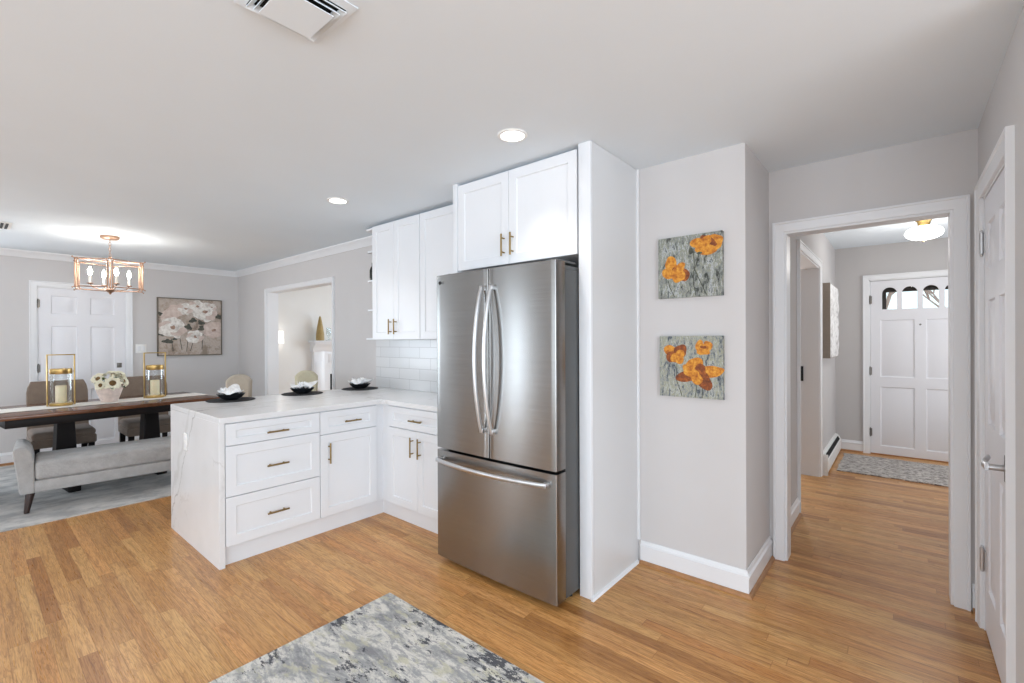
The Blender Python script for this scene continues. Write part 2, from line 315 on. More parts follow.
# ------------------------------------------------------------------ mesh helpers
class MB:
    def __init__(s): s.v = []; s.f = []; s.mi = []
    def add(s, vs, fs, mi=0):
        o = len(s.v); s.v += [tuple(v) for v in vs]; s.f += [tuple(i + o for i in f) for f in fs]; s.mi += [mi] * len(fs); return s
    def box(s, x0, x1, y0, y1, z0, z1, mi=0, b=0.0):
        if x0 > x1: x0, x1 = x1, x0
        if y0 > y1: y0, y1 = y1, y0
        if z0 > z1: z0, z1 = z1, z0
        b = min(b, (x1 - x0) * .45, (y1 - y0) * .45, (z1 - z0) * .45)
        if b <= 0:
            vs = [(x, y, z) for x in (x0, x1) for y in (y0, y1) for z in (z0, z1)]
            return s.add(vs, [(0, 1, 3, 2), (4, 6, 7, 5), (0, 4, 5, 1), (2, 3, 7, 6), (0, 2, 6, 4), (1, 5, 7, 3)], mi)
        bm = bmesh.new(); bmesh.ops.create_cube(bm, size=1)
        for v in bm.verts: v.co = Vector(((x0 + x1) / 2 + v.co.x * (x1 - x0), (y0 + y1) / 2 + v.co.y * (y1 - y0), (z0 + z1) / 2 + v.co.z * (z1 - z0)))
        bmesh.ops.bevel(bm, geom=list(bm.edges), offset=b, segments=2 if b < 0.01 else 4, profile=0.5, affect='EDGES')
        return s.bm(bm, mi)
    def bm(s, bm, mi=0, mat=None):
        bm.verts.index_update()
        s.add([(mat @ v.co) if mat else v.co for v in bm.verts], [[v.index for v in f.verts] for f in bm.faces], mi); bm.free(); return s
    def tube(s, pts, r, n=10, mi=0, cap=True, closed=False, squash=None):
        pts = [Vector(p) for p in pts]; k = len(pts)
        rs = r if isinstance(r, (list, tuple)) else [r] * k
        vs = []; up = None
        for i, p in enumerate(pts):
            if closed: t = (pts[(i + 1) % k] - pts[i - 1]).normalized()
            else: t = (pts[min(i + 1, k - 1)] - pts[max(i - 1, 0)]).normalized()
            if up is None:
                up = Vector((0, 0, 1)) if abs(t.z) < 0.9 else Vector((1, 0, 0))
            a = (up - t * up.dot(t)).normalized(); up = a; b = t.cross(a)
            sa, sb = squash if squash else (1, 1)
            for j in range(n):
                q = 2 * pi * j / n; vs.append(p + (a * cos(q) * sa + b * sin(q) * sb) * rs[i])
        fs = []
        for i in range(k if closed else k - 1):
            i2 = (i + 1) % k
            for j in range(n): fs.append((i * n + j, i * n + (j + 1) % n, i2 * n + (j + 1) % n, i2 * n + j))
        if cap and not closed: fs += [tuple(reversed(range(n))), tuple((k - 1) * n + j for j in range(n))]
        return s.add(vs, fs, mi)
    def lathe(s, prof, cx=0, cy=0, n=32, mi=0, sx=1, sy=1, wob=None):
        vs = []; k = len(prof)
        for i, (r, z) in enumerate(prof):
            for j in range(n):
                a = 2 * pi * j / n; rr = r * (1 + (wob(i, a) if wob else 0)); vs.append((cx + rr * cos(a) * sx, cy + rr * sin(a) * sy, z))
        fs = [(i * n + j, i * n + (j + 1) % n, (i + 1) * n + (j + 1) % n, (i + 1) * n + j) for i in range(k - 1) for j in range(n)]
        if prof[0][0] > 1e-5: fs.append(tuple(reversed(range(n))))
        if prof[-1][0] > 1e-5: fs.append(tuple((k - 1) * n + j for j in range(n)))
        return s.add(vs, fs, mi)
    def prism(s, poly, y0, y1, mi=0, plane='XZ'):
        """closed polygon extruded; plane XZ: along Y, XY: along Z, YZ: along X"""
        k = len(poly)
        def P(a, b, c): return {'XZ': (a, c, b), 'XY': (a, b, c), 'YZ': (c, a, b)}[plane]
        vs = [P(a, b, y0) for a, b in poly] + [P(a, b, y1) for a, b in poly]
        fs = [(i, (i + 1) % k, k + (i + 1) % k, k + i) for i in range(k)]
        tri = tessellate_polygon([[Vector((a, b, 0)) for a, b in poly]])
        fs += [tuple(t) for t in tri] + [tuple(k + i for i in t) for t in tri]
        return s.add(vs, fs, mi)
    def ball(s, c, r, n=12, mi=0, sc=(1, 1, 1)):
        bm = bmesh.new(); bmesh.ops.create_uvsphere(bm, u_segments=n * 2, v_segments=n, radius=r)
        return s.bm(bm, mi, Matrix.Translation(c) @ Matrix.Diagonal((*sc, 1)))
    def build(s, name, mats, parent=None, angle=32, loc=None, rotz=0.0, bevel=0.0):
        me = bpy.data.meshes.new(name); me.from_pydata([tuple(v) for v in s.v], [], [tuple(f) for f in s.f])
        if isinstance(mats, str): mats = [mats]
        for m in mats: me.materials.append(M[m])
        me.polygons.foreach_set('material_index', s.mi)
        bm = bmesh.new(); bm.from_mesh(me); bmesh.ops.remove_doubles(bm, verts=bm.verts, dist=1e-5)
        bmesh.ops.recalc_face_normals(bm, faces=bm.faces); bm.to_mesh(me); bm.free()
        me.polygons.foreach_set('use_smooth', [True] * len(me.polygons)); me.set_sharp_from_angle(angle=radians(angle))
        o = bpy.data.objects.new(name, me); COL.objects.link(o)
        if parent: o.parent = parent
        if loc: o.location = loc
        o.rotation_euler.z = rotz
        if bevel:
            md = o.modifiers.new('bevel', 'BEVEL'); md.width = bevel; md.segments = 2; md.limit_method = 'ANGLE'; md.angle_limit = radians(40)
        return o
def tag(o, label=None, cat=None, group=None, kind=None):
    if label: o['label'] = label
    if cat: o['category'] = cat
    if group: o['group'] = group
    if kind: o['kind'] = kind
    return o
def thing(name, label, cat, loc=(0, 0, 0), rotz=0, group=None, kind=None):
    o = bpy.data.objects.new(name, None); COL.objects.link(o); o.location = loc; o.rotation_euler.z = rotz
    o.empty_display_size = 0.05
    return tag(o, label, cat, group, kind)
def struct(name, mb, mats, **kw): return tag(mb.build(name, mats, **kw), kind='structure')
def copy_tree(o, parent=None):
    c = o.copy(); COL.objects.link(c); c.parent = parent
    for ch in list(o.children): copy_tree(ch, c)
    return c

def panelled(mb, x0, x1, z0, z1, y, t, rects, prof, mi=0, arches=None):
    """slab with front at y (facing -y), thickness t; rects aligned in a grid get an inset profile [(inset, depth)...]"""
    xs = sorted({x0, x1, *[round(r[0], 5) for r in rects], *[round(r[1], 5) for r in rects]})
    zs = sorted({z0, z1, *[round(r[2], 5) for r in rects], *[round(r[3], 5) for r in rects]})
    def inr(a, b, c, d):
        for r in rects:
            if a >= r[0] - 1e-4 and b <= r[1] + 1e-4 and c >= r[2] - 1e-4 and d <= r[3] + 1e-4: return True
        return False
    for a, b in zip(xs, xs[1:]):
        for c, d in zip(zs, zs[1:]):
            if not inr(a, b, c, d): mb.add([(a, y, c), (b, y, c), (b, y, d), (a, y, d)], [(0, 1, 2, 3)], mi)
    for r in rects:
        if arches and r in arches: continue
        rings = [(0, 0)] + list(prof)
        vs = []
        for ins, dep in rings: vs += [(r[0] + ins, y + dep, r[2] + ins), (r[1] - ins, y + dep, r[2] + ins), (r[1] - ins, y + dep, r[3] - ins), (r[0] + ins, y + dep, r[3] - ins)]
        fs = []
        for k in range(len(rings) - 1):
            for j in range(4): fs.append((k * 4 + j, k * 4 + (j + 1) % 4, k * 4 + 4 + (j + 1) % 4, k * 4 + 4 + j))
        k = (len(rings) - 1) * 4; fs.append((k, k + 1, k + 2, k + 3)); mb.add(vs, fs, mi)
    # perimeter on the grid lines so that it welds
    for (za, zb) in ((z0, z0), (z1, z1)):
        for a, b in zip(xs, xs[1:]): mb.add([(a, y, za), (b, y, za), (b, y + t, za), (a, y + t, za)], [(0, 1, 2, 3)], mi)
    for xa in (x0, x1):
        for c, d in zip(zs, zs[1:]): mb.add([(xa, y, c), (xa, y, d), (xa, y + t, d), (xa, y + t, c)], [(0, 1, 2, 3)], mi)
    if not arches: mb.add([(x0, y + t, z0), (x1, y + t, z0), (x1, y + t, z1), (x0, y + t, z1)], [(3, 2, 1, 0)], mi)
    return mb
SHAKER = [(0.0015, 0.0015), (0.004, 0.009)]
SIXP = [(0.004, 0.001), (0.010, 0.010), (0.028, 0.010), (0.046, 0.003)]

# ------------------------------------------------------------------ setting
XL, XR, YB, YR, H, HH = -7.71, 0.30, 2.70, -3.20, 2.427, 2.49
T = 0.12
# wood floor under every room
fl = MB(); fl.box(XL - T, 3.42, YR - T, 7.15, -0.06, 0.0); struct('floor', fl, 'oak_floor')
c = MB(); c.box(XL - T, 3.42, YR - T, 3.40, H, H + 0.12); struct('ceiling', c, 'ceiling_paint')
c = MB(); c.box(-0.80, 1.45, 3.40, 7.15, HH, HH + 0.1); struct('ceiling_hall', c, 'ceiling_paint')
c = MB(); c.box(XL - T, -0.80, 3.40, 7.15, H, H + 0.1); struct('ceiling_living', c, 'ceiling_paint')

def wall(name, axis, c0, c1, a0, a1, z1, holes, mat):
    """wall slab normal to axis; spans a0..a1 along the other axis; holes (a, b, zlo, zhi)"""
    mb = MB(); cuts = sorted({a0, a1, *[h[0] for h in holes], *[h[1] for h in holes]})
    for a, b in zip(cuts, cuts[1:]):
        segs = [(0.0, z1)]
        for h in holes:
            if h[0] <= a + 1e-6 and h[1] >= b - 1e-6:
                new = []
                for lo, hi in segs:
                    if h[2] > lo: new.append((lo, min(hi, h[2])))
                    if h[3] < hi: new.append((max(lo, h[3]), hi))
                segs = new
        for lo, hi in segs:
            if axis == 'Y': mb.box(a, b, c0, c1, lo, hi)
            else: mb.box(c0, c1, a, b, lo, hi)
    return struct(name, mb, mat)
OPX0, OPX1, OPZ = -6.655, -4.92, 2.055
wall('wall_left', 'X', XL - T, XL, YR - T, 2.84, H, [(0.56, 1.375, 0, 2.03), (-2.15, -0.25, 0.75, 2.1)], 'wall_paint')  # second hole is unseen, made for the added dining lamp
wall('wall_back', 'Y', YB, YB + 0.14, XL, -0.634, H, [(OPX0, OPX1, 0, OPZ)], 'wall_paint')
wall('wall_nook', 'X', -0.754, -0.634, YB + 0.14, 3.28, H, [], 'wall_paint')
wall('wall_hallway', 'Y', 3.28, 3.40, -0.754, XR + T, HH, [(-0.549, 0.209, 0, 2.036)], 'wall_paint')
wall('wall_right', 'X', XR, XR + T, 2.0, 3.28, H, [(2.375, 3.10, 0, 2.035)], 'wall_paint')
wall('wall_rear', 'Y', YR - T, YR, XL, 3.42, H, [(-3.75, 0.25, 0.25, 2.30), (0.5, 3.0, 0.25, 2.30), (-5.75, -5.25, 0.0, 2.08)], 'wall_paint')  # unseen openings, made to let the added light in
wall('wall_right_side', 'X', 3.30, 3.42, YR, 2.0, H, [(-2.85, 1.65, 0.35, 2.30)], 'wall_paint')  # unseen wall, its opening made for the added side lamp
wall('wall_right_return', 'Y', 2.0, 2.12, XR + T, 3.42, H, [], 'wall_paint')
wall('wall_hall_left', 'X', -0.78, -0.62, 3.40, 7.0, HH, [(4.27, 5.50, 0, 2.09)], 'hall_paint')
wall('wall_hall_end', 'Y', 7.0, 7.12, -0.78, 1.42, HH, [(-0.285, 0.635, 0, 2.075)], 'hall_paint')
wall('wall_hall_right', 'X', 1.30, 1.42, 3.40, 7.0, HH, [], 'hall_paint')
wall('wall_living_left', 'X', XL - T, XL, 2.84, 7.12, H, [], 'living_paint')
wall('wall_living_end', 'Y', 7.0, 7.12, XL, -0.78, H, [], 'living_paint')
wall('wall_living_right', 'X', -3.1, -2.98, 2.84, 7.0, H, [], 'living_paint')
wall('wall_side_room', 'Y', 2.84, 3.40, -2.98, -0.754, H, [], 'hall_paint')

# baseboards
def base_prof(h=0.135, t=0.016): return [(0, 0), (t, 0), (t, h - 0.036), (t * 1.25, h - 0.034), (t * 1.25, h - 0.026), (t * .7, h - 0.018), (t * .5, h - 0.004), (t * .3, h), (0, h)]
SHOE = [(0.016, 0), (0.034, 0), (0.032, 0.009), (0.026, 0.016), (0.016, 0.019)]
def baseboard(name, p0, p1, nrm, h=0.135, shoe=True, m0=0, m1=0):
    """straight run from p0 to p1 (xy); nrm = direction into the room"""
    p0 = Vector((*p0, 0)); p1 = Vector((*p1, 0)); n = Vector((*nrm, 0))
    def run(prof, mb, e=0.0):
        k = len(prof); d = (p1 - p0).normalized()
        vs = [p0 + n * a + Vector((0, 0, b)) - d * a * m0 for a, b in prof] + [p1 + n * a + Vector((0, 0, b)) + d * a * m1 for a, b in prof]
        fs = [(i, (i + 1) % k, k + (i + 1) % k, k + i) for i in range(k)] + [tuple(range(k)), tuple(reversed(range(k, 2 * k)))]
        mb.add(vs, fs)
    m = MB(); run(base_prof(h), m); o = struct(name, m, 'trim_white')
    if shoe: s = MB(); run(SHOE, s); s.build('shoe_moulding', 'shoe_wood', o)
    return o
baseboard('baseboard_back', (-1.229, YB), (-0.634, YB), (0, -1), m1=1)
baseboard('baseboard_nook', (-0.634, YB), (-0.634, 3.262), (1, 0), m0=1)
baseboard('baseboard_right', (XR, 3.17), (XR, 3.28), (-1, 0), shoe=False)
baseboard('baseboard_right_rear', (XR, 2.0), (XR, 2.30), (-1, 0))
baseboard('baseboard_doorway', (0.276, 3.28), (0.30, 3.28), (0, -1))
baseboard('baseboard_left', (XL, YR), (XL, 0.495), (1, 0))
baseboard('baseboard_left_far', (XL, 1.44), (XL, YB), (1, 0))
baseboard('baseboard_dining_back', (XL, YB), (OPX0 - 0.04, YB), (0, -1))
baseboard('baseboard_dining_right', (OPX1 + 0.04, YB), (-4.05, YB), (0, -1))
baseboard('baseboard_hall_near', (-0.62, 3.42), (-0.62, 4.205), (1, 0))
baseboard('baseboard_hall_end', (-0.62, 7.0), (-0.345, 7.0), (0, -1))
baseboard('baseboard_living_left', (XL, 2.84), (XL, 3.76), (1, 0))

# crown moulding in the dining room
def crown(name, p0, p1, n):
    prof = [(0, -0.075), (0.012, -0.075), (0.02, -0.055), (0.05, -0.02), (0.062, -0.012), (0.065, 0), (0, 0)]
    m = MB(); p0 = Vector((*p0, H)); p1 = Vector((*p1, H)); n = Vector((*n, 0)); k = len(prof)
    vs = [p0 + n * a + Vector((0, 0, b)) for a, b in prof] + [p1 + n * a + Vector((0, 0, b)) for a, b in prof]
    m.add(vs, [(i, (i + 1) % k, k + (i + 1) % k, k + i) for i in range(k)] + [tuple(range(k)), tuple(reversed(range(k, 2 * k)))])
    return struct(name, m, 'trim_white')
crown('trim_1', (XL, YR), (XL, YB), (1, 0))
crown('trim_2', (XL, YB), (-3.83, YB), (0, -1))

# casing around openings: an inverted U of mitred boards with a raised back band
def casing_mb(a0, a1, ztop, wd, face, dirn, axis='Y', zb=0.0, t=0.018, left=True):
    """a0..a1 opening edges; board of width wd outward; face = wall plane; dirn = +1/-1 outward direction along axis"""
    mb = MB()
    def P(a, z, d):
        return (a, face + dirn * d, z) if axis == 'Y' else (face + dirn * d, a, z)
    prof = [(0, 0), (0, t * .7), (0.006, t * .85), (wd - 0.014, t), (wd - 0.01, t * 1.3), (wd, t * 1.3), (wd, 0)]
    path = [(a0, zb, -1, 0), (a0, ztop, -1, 1), (a1, ztop, 1, 1), (a1, zb, 1, 0)]
    k = len(prof); vs = []
    for a, z, ox, oz in path:
        for o, d in prof: vs.append(P(a + ox * o, z + oz * o, d))
    fs = [(i * k + j, i * k + (j + 1) % k, (i + 1) * k + (j + 1) % k, (i + 1) * k + j) for i in range(3) for j in range(k)]
    fs += [tuple(range(k)), tuple(range(3 * k, 4 * k))]
    return mb.add(vs, fs)
def lining(mb, axis, a0, a1, zt, c0, c1, t=0.012):
    for lo, hi in ((a0, a0 + t), (a1 - t, a1)):
        if axis == 'Y': mb.box(lo, hi, c0, c1, 0, zt - t)
        else: mb.box(c0, c1, lo, hi, 0, zt - t)
    if axis == 'Y': mb.box(a0, a1, c0, c1, zt - t, zt)
    else: mb.box(c0, c1, a0, a1, zt - t, zt)
    return mb
o = struct('trim_3', casing_mb(OPX0, OPX1, OPZ, 0.042, YB, -1), 'trim_white')
lining(MB(), 'Y', OPX0, OPX1, OPZ, YB, YB + 0.14).build('jamb_lining', 'trim_white', o)
o = struct('trim_4', casing_mb(-0.549, 0.209, 2.036, 0.061, 3.28, -1), 'trim_white')
lining(MB(), 'Y', -0.549, 0.209, 2.036, 3.28, 3.40).build('jamb_lining', 'trim_white', o)
casing_mb(-0.549, 0.209, 2.036, 0.061, 3.40, 1).build('hall_side_casing', 'trim_white', o)
o = struct('trim_5', casing_mb(4.27, 5.50, 2.09, 0.062, -0.62, 1, 'X'), 'trim_white')
lining(MB(), 'X', 4.27, 5.50, 2.09, -0.78, -0.62).build('jamb_lining', 'trim_white', o)
sp = MB(); sp.box(-0.782, -0.752, 5.472, 5.486, 0.95, 1.10, b=0.002); sp.build('strike_plate', 'dark_metal', o)

# ---------------- doors
def hinge(parent, x, y, z, mat='nickel', h=0.09, axis='Y', s=-1):
    mb = MB()
    if axis == 'Y':
        mb.tube([(x, y, z - h / 2), (x, y, z + h / 2)], 0.007, 10); mb.box(x - 0.011, x + 0.016, y + 0.002, y + 0.005, z - h / 2, z + h / 2)
        mb.ball((x, y, z + h / 2 + 0.004), 0.006, 6); mb.ball((x, y, z - h / 2 - 0.004), 0.006, 6)
    else:
        mb.tube([(x, y, z - h / 2), (x, y, z + h / 2)], 0.0075, 10); mb.box(x + 0.001, x + 0.006, y - 0.036, y + 0.024, z - h / 2, z + h / 2)
        mb.ball((x, y, z + h / 2 + 0.004), 0.006, 6); mb.ball((x, y, z - h / 2 - 0.004), 0.006, 6)
    return mb.build('hinge', mat, parent)
def six_rects(W, Hh, st=0.115, mid=0.115, rows=((0.13, 0.80), (0.93, 1.57), (1.71, 1.93))):
    a = st; b = (W - mid) / 2; c = (W + mid) / 2; d = W - st
    return [(x0, x1, z0, z1) for x0, x1 in ((a, b), (c, d)) for z0, z1 in rows]
# door in the left dining wall (faces +X): local x -> world +Y
d1 = thing('door_1', None, None, (XL, 0.56, 0), pi / 2, kind='structure')
W1 = 0.815
panelled(MB(), 0.012, W1 - 0.012, 0.008, 2.018, 0.006, 0.035, [(a + 0, b, c, d) for a, b, c, d in six_rects(W1, 2.03)], SIXP).build('door_leaf', 'door_white', d1)
cm = MB()
for x0, x1 in ((0, 0.010), (W1 - 0.010, W1)): cm.box(x0, x1, 0, 0.10, 0, 2.03)
cm.box(0, W1, 0, 0.10, 2.02, 2.03); cm.build('door_frame', 'trim_white', d1)
casing_mb(0, W1, 2.03, 0.062, 0, -1).build('casing', 'trim_white', d1)
for z in (0.25, 1.07, 1.83): hinge(d1, 0.011, -0.002, z)
k = MB(); k.box(W1 - 0.098, W1 - 0.048, 0.001, 0.006, 1.045, 1.105, b=0.002); k.tube([(W1 - 0.073, 0.003, 1.075), (W1 - 0.073, -0.012, 1.075)], 0.014, 14); k.build('deadbolt', 'nickel', d1)
k = MB(); k.tube([(W1 - 0.073, 0.006, 0.93), (W1 - 0.073, -0.045, 0.93)], 0.012, 12); k.ball((W1 - 0.073, -0.055, 0.93), 0.027, 10); k.build('door_knob', 'nickel', d1)

# front door at the end of the hall (faces -Y)
d2 = thing('door_2', None, None, (-0.285, 7.0, 0), 0, kind='structure')
W2 = 0.92; ax = [(0.115 + i * 0.181, 0.115 + i * 0.181 + 0.147) for i in range(4)]
arch = [(round(a, 5), round(b, 5), 1.715, 1.985) for a, b in ax]
pan = [(0.10, 0.415, z0, z1) for z0, z1 in ((0.10, 0.81), (0.92, 1.60))] + [(0.505, 0.82, z0, z1) for z0, z1 in ((0.10, 0.81), (0.92, 1.60))]
lf = MB(); panelled(lf, 0.012, W2 - 0.012, 0.012, 2.06, 0.01, 0.044, pan + arch, [(0.004, 0.001), (0.012, 0.012), (0.02, 0.012), (0.03, 0.009)], arches=arch)
def arch_pts(a, b, z0, z1, n=12):
    r = (b - a) / 2 - 0.006; cx = (a + b) / 2; zc = z1 - r - 0.006
    return [(a + 0.006, z0 + 0.006), (b - 0.006, z0 + 0.006)] + [(cx + r * cos(t * pi / n), zc + r * sin(t * pi / n)) for t in range(n + 1)]
for yy in (0.01, 0.054):
    for a, b, z0, z1 in arch:
        outer = [Vector((a, z0, 0)), Vector((b, z0, 0)), Vector((b, z1, 0)), Vector((a, z1, 0))]; ip = arch_pts(a, b, z0, z1)
        inner = [Vector((p[0], p[1], 0)) for p in ip]; tri = tessellate_polygon([outer, inner]); al = outer + inner
        lf.add([(v.x, yy, v.y) for v in al], [tuple(t) for t in tri])
for a, b, z0, z1 in arch:
    ip = arch_pts(a, b, z0, z1); kk = len(ip)
    lf.add([(p[0], 0.01, p[1]) for p in ip] + [(p[0], 0.054, p[1]) for p in ip], [(i, (i + 1) % kk, kk + (i + 1) % kk, kk + i) for i in range(kk)])
# back skin around lights
lf.box(0.012, W2 - 0.012, 0.0535, 0.054, 0.012, 1.715); lf.box(0.012, W2 - 0.012, 0.0535, 0.054, 1.985, 2.06)
for a, b in [(0.012, ax[0][0])] + [(ax[i][1], ax[i + 1][0]) for i in range(3)] + [(ax[3][1], W2 - 0.012)]: lf.box(a, b, 0.0535, 0.054, 1.715, 1.985)
leaf = lf.build('door_leaf', 'door_white', d2)
for a, b, z0, z1 in arch:
    g = MB(); g.prism(arch_pts(a, b, z0, z1), 0.030, 0.034); g.build('glass_pane', 'clear_glass', leaf)
cm = MB()
for x0, x1 in ((0, 0.010), (W2 - 0.010, W2)): cm.box(x0, x1, 0, 0.12, 0, 2.075)
cm.box(0, W2, 0, 0.12, 2.064, 2.075); cm.build('door_frame', 'trim_white', d2)
th = MB(); th.box(0.010, W2 - 0.010, -0.01, 0.12, 0, 0.012, b=0.003); th.build('threshold', 'shoe_wood', d2)
casing_mb(0, W2, 2.075, 0.06, 0, -1).build('casing', 'trim_white', d2)
for z in (0.26, 0.99, 1.84): hinge(d2, 0.010, -0.002, z)
k = MB(); k.tube([(0.46, 0.012, 1.535), (0.46, 0.004, 1.535)], 0.010, 14); k.build('peephole', 'nickel', d2)
k = MB(); k.tube([(W2 - 0.07, 0.012, 0.96), (W2 - 0.07, -0.05, 0.96)], 0.012, 12); k.ball((W2 - 0.07, -0.055, 0.96), 0.028, 10); k.build('door_knob', 'nickel', d2)
# storm door outside it, framing the view dark at top and hinge side
sd = thing('door_3', None, None, (-0.285, 7.0, 0), 0, kind='structure')
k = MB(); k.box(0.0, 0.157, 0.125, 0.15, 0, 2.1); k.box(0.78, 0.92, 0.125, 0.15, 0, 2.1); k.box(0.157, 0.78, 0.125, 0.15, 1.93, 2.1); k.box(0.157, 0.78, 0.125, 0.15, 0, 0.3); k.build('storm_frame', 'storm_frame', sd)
k = MB(); k.box(0.157, 0.78, 0.136, 0.140, 0.3, 1.93); k.build('storm_pane', 'clear_glass', sd)

# closet door in the right wall (faces -X): local x -> world -Y
d4 = thing('door_4', None, None, (XR, 3.10, 0), -pi / 2, kind='structure')
W4 = 0.725
panelled(MB(), 0.012, W4 - 0.012, 0.010, 2.022, 0.004, 0.035, six_rects(W4, 2.03, 0.105, 0.10, ((0.22, 0.80), (0.98, 1.55), (1.68, 1.90))), SIXP).build('door_leaf', 'door_white', d4)
cm = MB()
for x0, x1 in ((0, 0.010), (W4 - 0.010, W4)): cm.box(x0, x1, 0, 0.12, 0, 2.035)
cm.box(0, W4, 0, 0.12, 2.026, 2.035); cm.build('door_frame', 'trim_white', d4)
bk = MB(); bk.box(0.012, W4 - 0.012, 0.115, 0.119, 0, 2.024); bk.build('closet_dark_sheet', 'black_gap', d4)  # black sheet paints in the dark of the closet behind the door
casing_mb(0, W4, 2.035, 0.066, 0, -1).build('casing', 'trim_white', d4)
for z in (0.335, 1.82):
    k = MB(); k.tube([(0.008, -0.006, z - 0.05), (0.008, -0.006, z + 0.05)], 0.008, 12)
    k.box(-0.014, 0.006, -0.0145, -0.011, z - 0.045, z + 0.045); k.box(0.012, 0.05, 0.0005, 0.0035, z - 0.045, z + 0.045)
    k.ball((0.008, -0.006, z + 0.055), 0.007, 6); k.ball((0.008, -0.006, z - 0.055), 0.007, 6); k.build('hinge', 'chrome', d4)
k = MB(); k.box(W4 - 0.112, W4 - 0.052, -0.006, 0.004, 0.84, 0.94, b=0.003); hd = k.build('handle_plate', 'dark_metal', d4)
k = MB(); k.tube([(W4 - 0.083, -0.006, 0.895), (W4 - 0.083, -0.05, 0.895)], 0.012, 14)
k.tube([(W4 - 0.083, -0.052, 0.895), (W4 - 0.135, -0.056, 0.893), (W4 - 0.172, -0.052, 0.896), (W4 - 0.198, -0.036, 0.912)], [0.012, 0.012, 0.011, 0.008], 12, squash=(1.3, .7)); k.build('lever', 'chrome', hd)

# unseen rear windows added for light, with a narrow one for the fridge streak
def added_window(name, x0, x1, z0, z1, cols):
    o = thing(name, None, None, ((x0 + x1) / 2, YR - 0.06, z0), 0, kind='structure'); w_ = (x1 - x0) / 2; h = z1 - z0
    m = MB(); m.box(-w_, -w_ + 0.05, -0.05, 0.05, 0, h); m.box(w_ - 0.05, w_, -0.05, 0.05, 0, h); m.box(-w_, w_, -0.05, 0.05, 0, 0.05); m.box(-w_, w_, -0.05, 0.05, h - 0.05, h)
    for i in range(1, cols): xx = -w_ + i * 2 * w_ / cols; m.box(xx - 0.035, xx + 0.035, -0.03, 0.03, 0.05, h - 0.05)
    m.build('window_frame', 'trim_white', o)
added_window('added_window_1', -3.75, 0.25, 0.25, 2.30, 3)
added_window('added_window_4', 0.5, 3.0, 0.25, 2.30, 2)
added_window('added_window_2', -5.75, -5.25, 0.0, 2.08, 1)

# ------------------------------------------------------------------ cabinets
def pull(parent, x, y, z, L=0.14, vert=False):
    """bar pull on a front at plane y (facing -y), centred on (x, z)"""
    m = MB(); d = 0.030; h = L / 2; e = L * 0.32
    if vert:
        m.tube([(x, y - d, z - h), (x, y - d, z + h)], 0.006, 10)
        for s in (-e, e): m.tube([(x, y, z + s), (x, y - d, z + s)], 0.0048, 8)
    else:
        m.tube([(x - h, y - d, z), (x + h, y - d, z)], 0.006, 10)
        for s in (-e, e): m.tube([(x + s, y, z), (x + s, y - d, z)], 0.0048, 8)
    return m.build('pull_handle', 'brass', parent)
def front(parent, name, x0, x1, z0, z1, st=0.058, rail=None):
    rail = rail or st; m = MB(); ft = 0.02
    panelled(m, x0, x1, z0, z1, -ft, ft, [(x0 + st, x1 - st, z0 + rail, z1 - rail)], SHAKER)
    return m.build(name, 'cabinet_white', parent, bevel=0.0015)
G = 0.0025
# peninsula drawer unit: local x -> +Y, front faces +X; carcass face at X=-3.14
def carcass(parent, w, d, z0, z1, toe=True, name='carcass'):
    m = MB(); m.box(0, w, 0.0, d, z0, z1); o = m.build(name, 'cabinet_white', parent)
    if toe:
        k = MB(); k.box(0, w, 0.022, 0.042, 0, z0); k.build('toe_kick', 'cabinet_white', parent)
    return o
XB0, XB1 = -3.055, -2.315
Y0p, Y1p, Y2p = 1.0215, 1.620, 2.083
dc = thing('drawer_cabinet', 'white base cabinet with three stacked drawers beside the waterfall end', 'cabinet', (-3.152, Y0p, 0), pi / 2)
wd = Y1p - Y0p; carcass(dc, wd, 0.6, 0.118, 0.878)
for z0, z1 in ((0.737, 0.870), (0.425, 0.732), (0.124, 0.420)):
    f = front(dc, 'drawer', G, wd - G, z0, z1, 0.058, 0.042 if z1 - z0 < 0.2 else 0.058); pull(f, 0.302, -0.02, (z0 + z1) / 2 - (0.005 if z1 < .86 else 0.015), 0.135)
ec = thing('drawer_door_cabinet', 'white base cabinet with one drawer over one door by the inner corner', 'cabinet', (-3.152, Y1p, 0), pi / 2)
wd = Y2p - Y1p; carcass(ec, wd, 0.6, 0.118, 0.878)
f = front(ec, 'drawer', G, wd - G, 0.712, 0.870, 0.058, 0.045); pull(f, 0.243, -0.02, 0.785, 0.13)
f = front(ec, 'door', G, wd - G, 0.124, 0.706); pull(f, 0.062, -0.02, 0.575, 0.145, True)
# corner: blind corner unit with filler strips
bc = thing('corner_cabinet', 'white blind corner base unit joining the peninsula to the wall run', 'cabinet', (0, 0, 0))
m = MB(); m.box(-3.752, -3.145, Y2p, 2.69, 0.118, 0.878); m.box(-3.145, XB0, 2.143, 2.69, 0.118, 0.878); m.build('carcass', 'cabinet_white', bc)
m = MB(); m.box(-3.194, -3.174, Y2p, 2.187, 0, 0.118); m.box(-3.174, XB0, 2.167, 2.187, 0, 0.118); m.build('toe_kick', 'cabinet_white', bc)
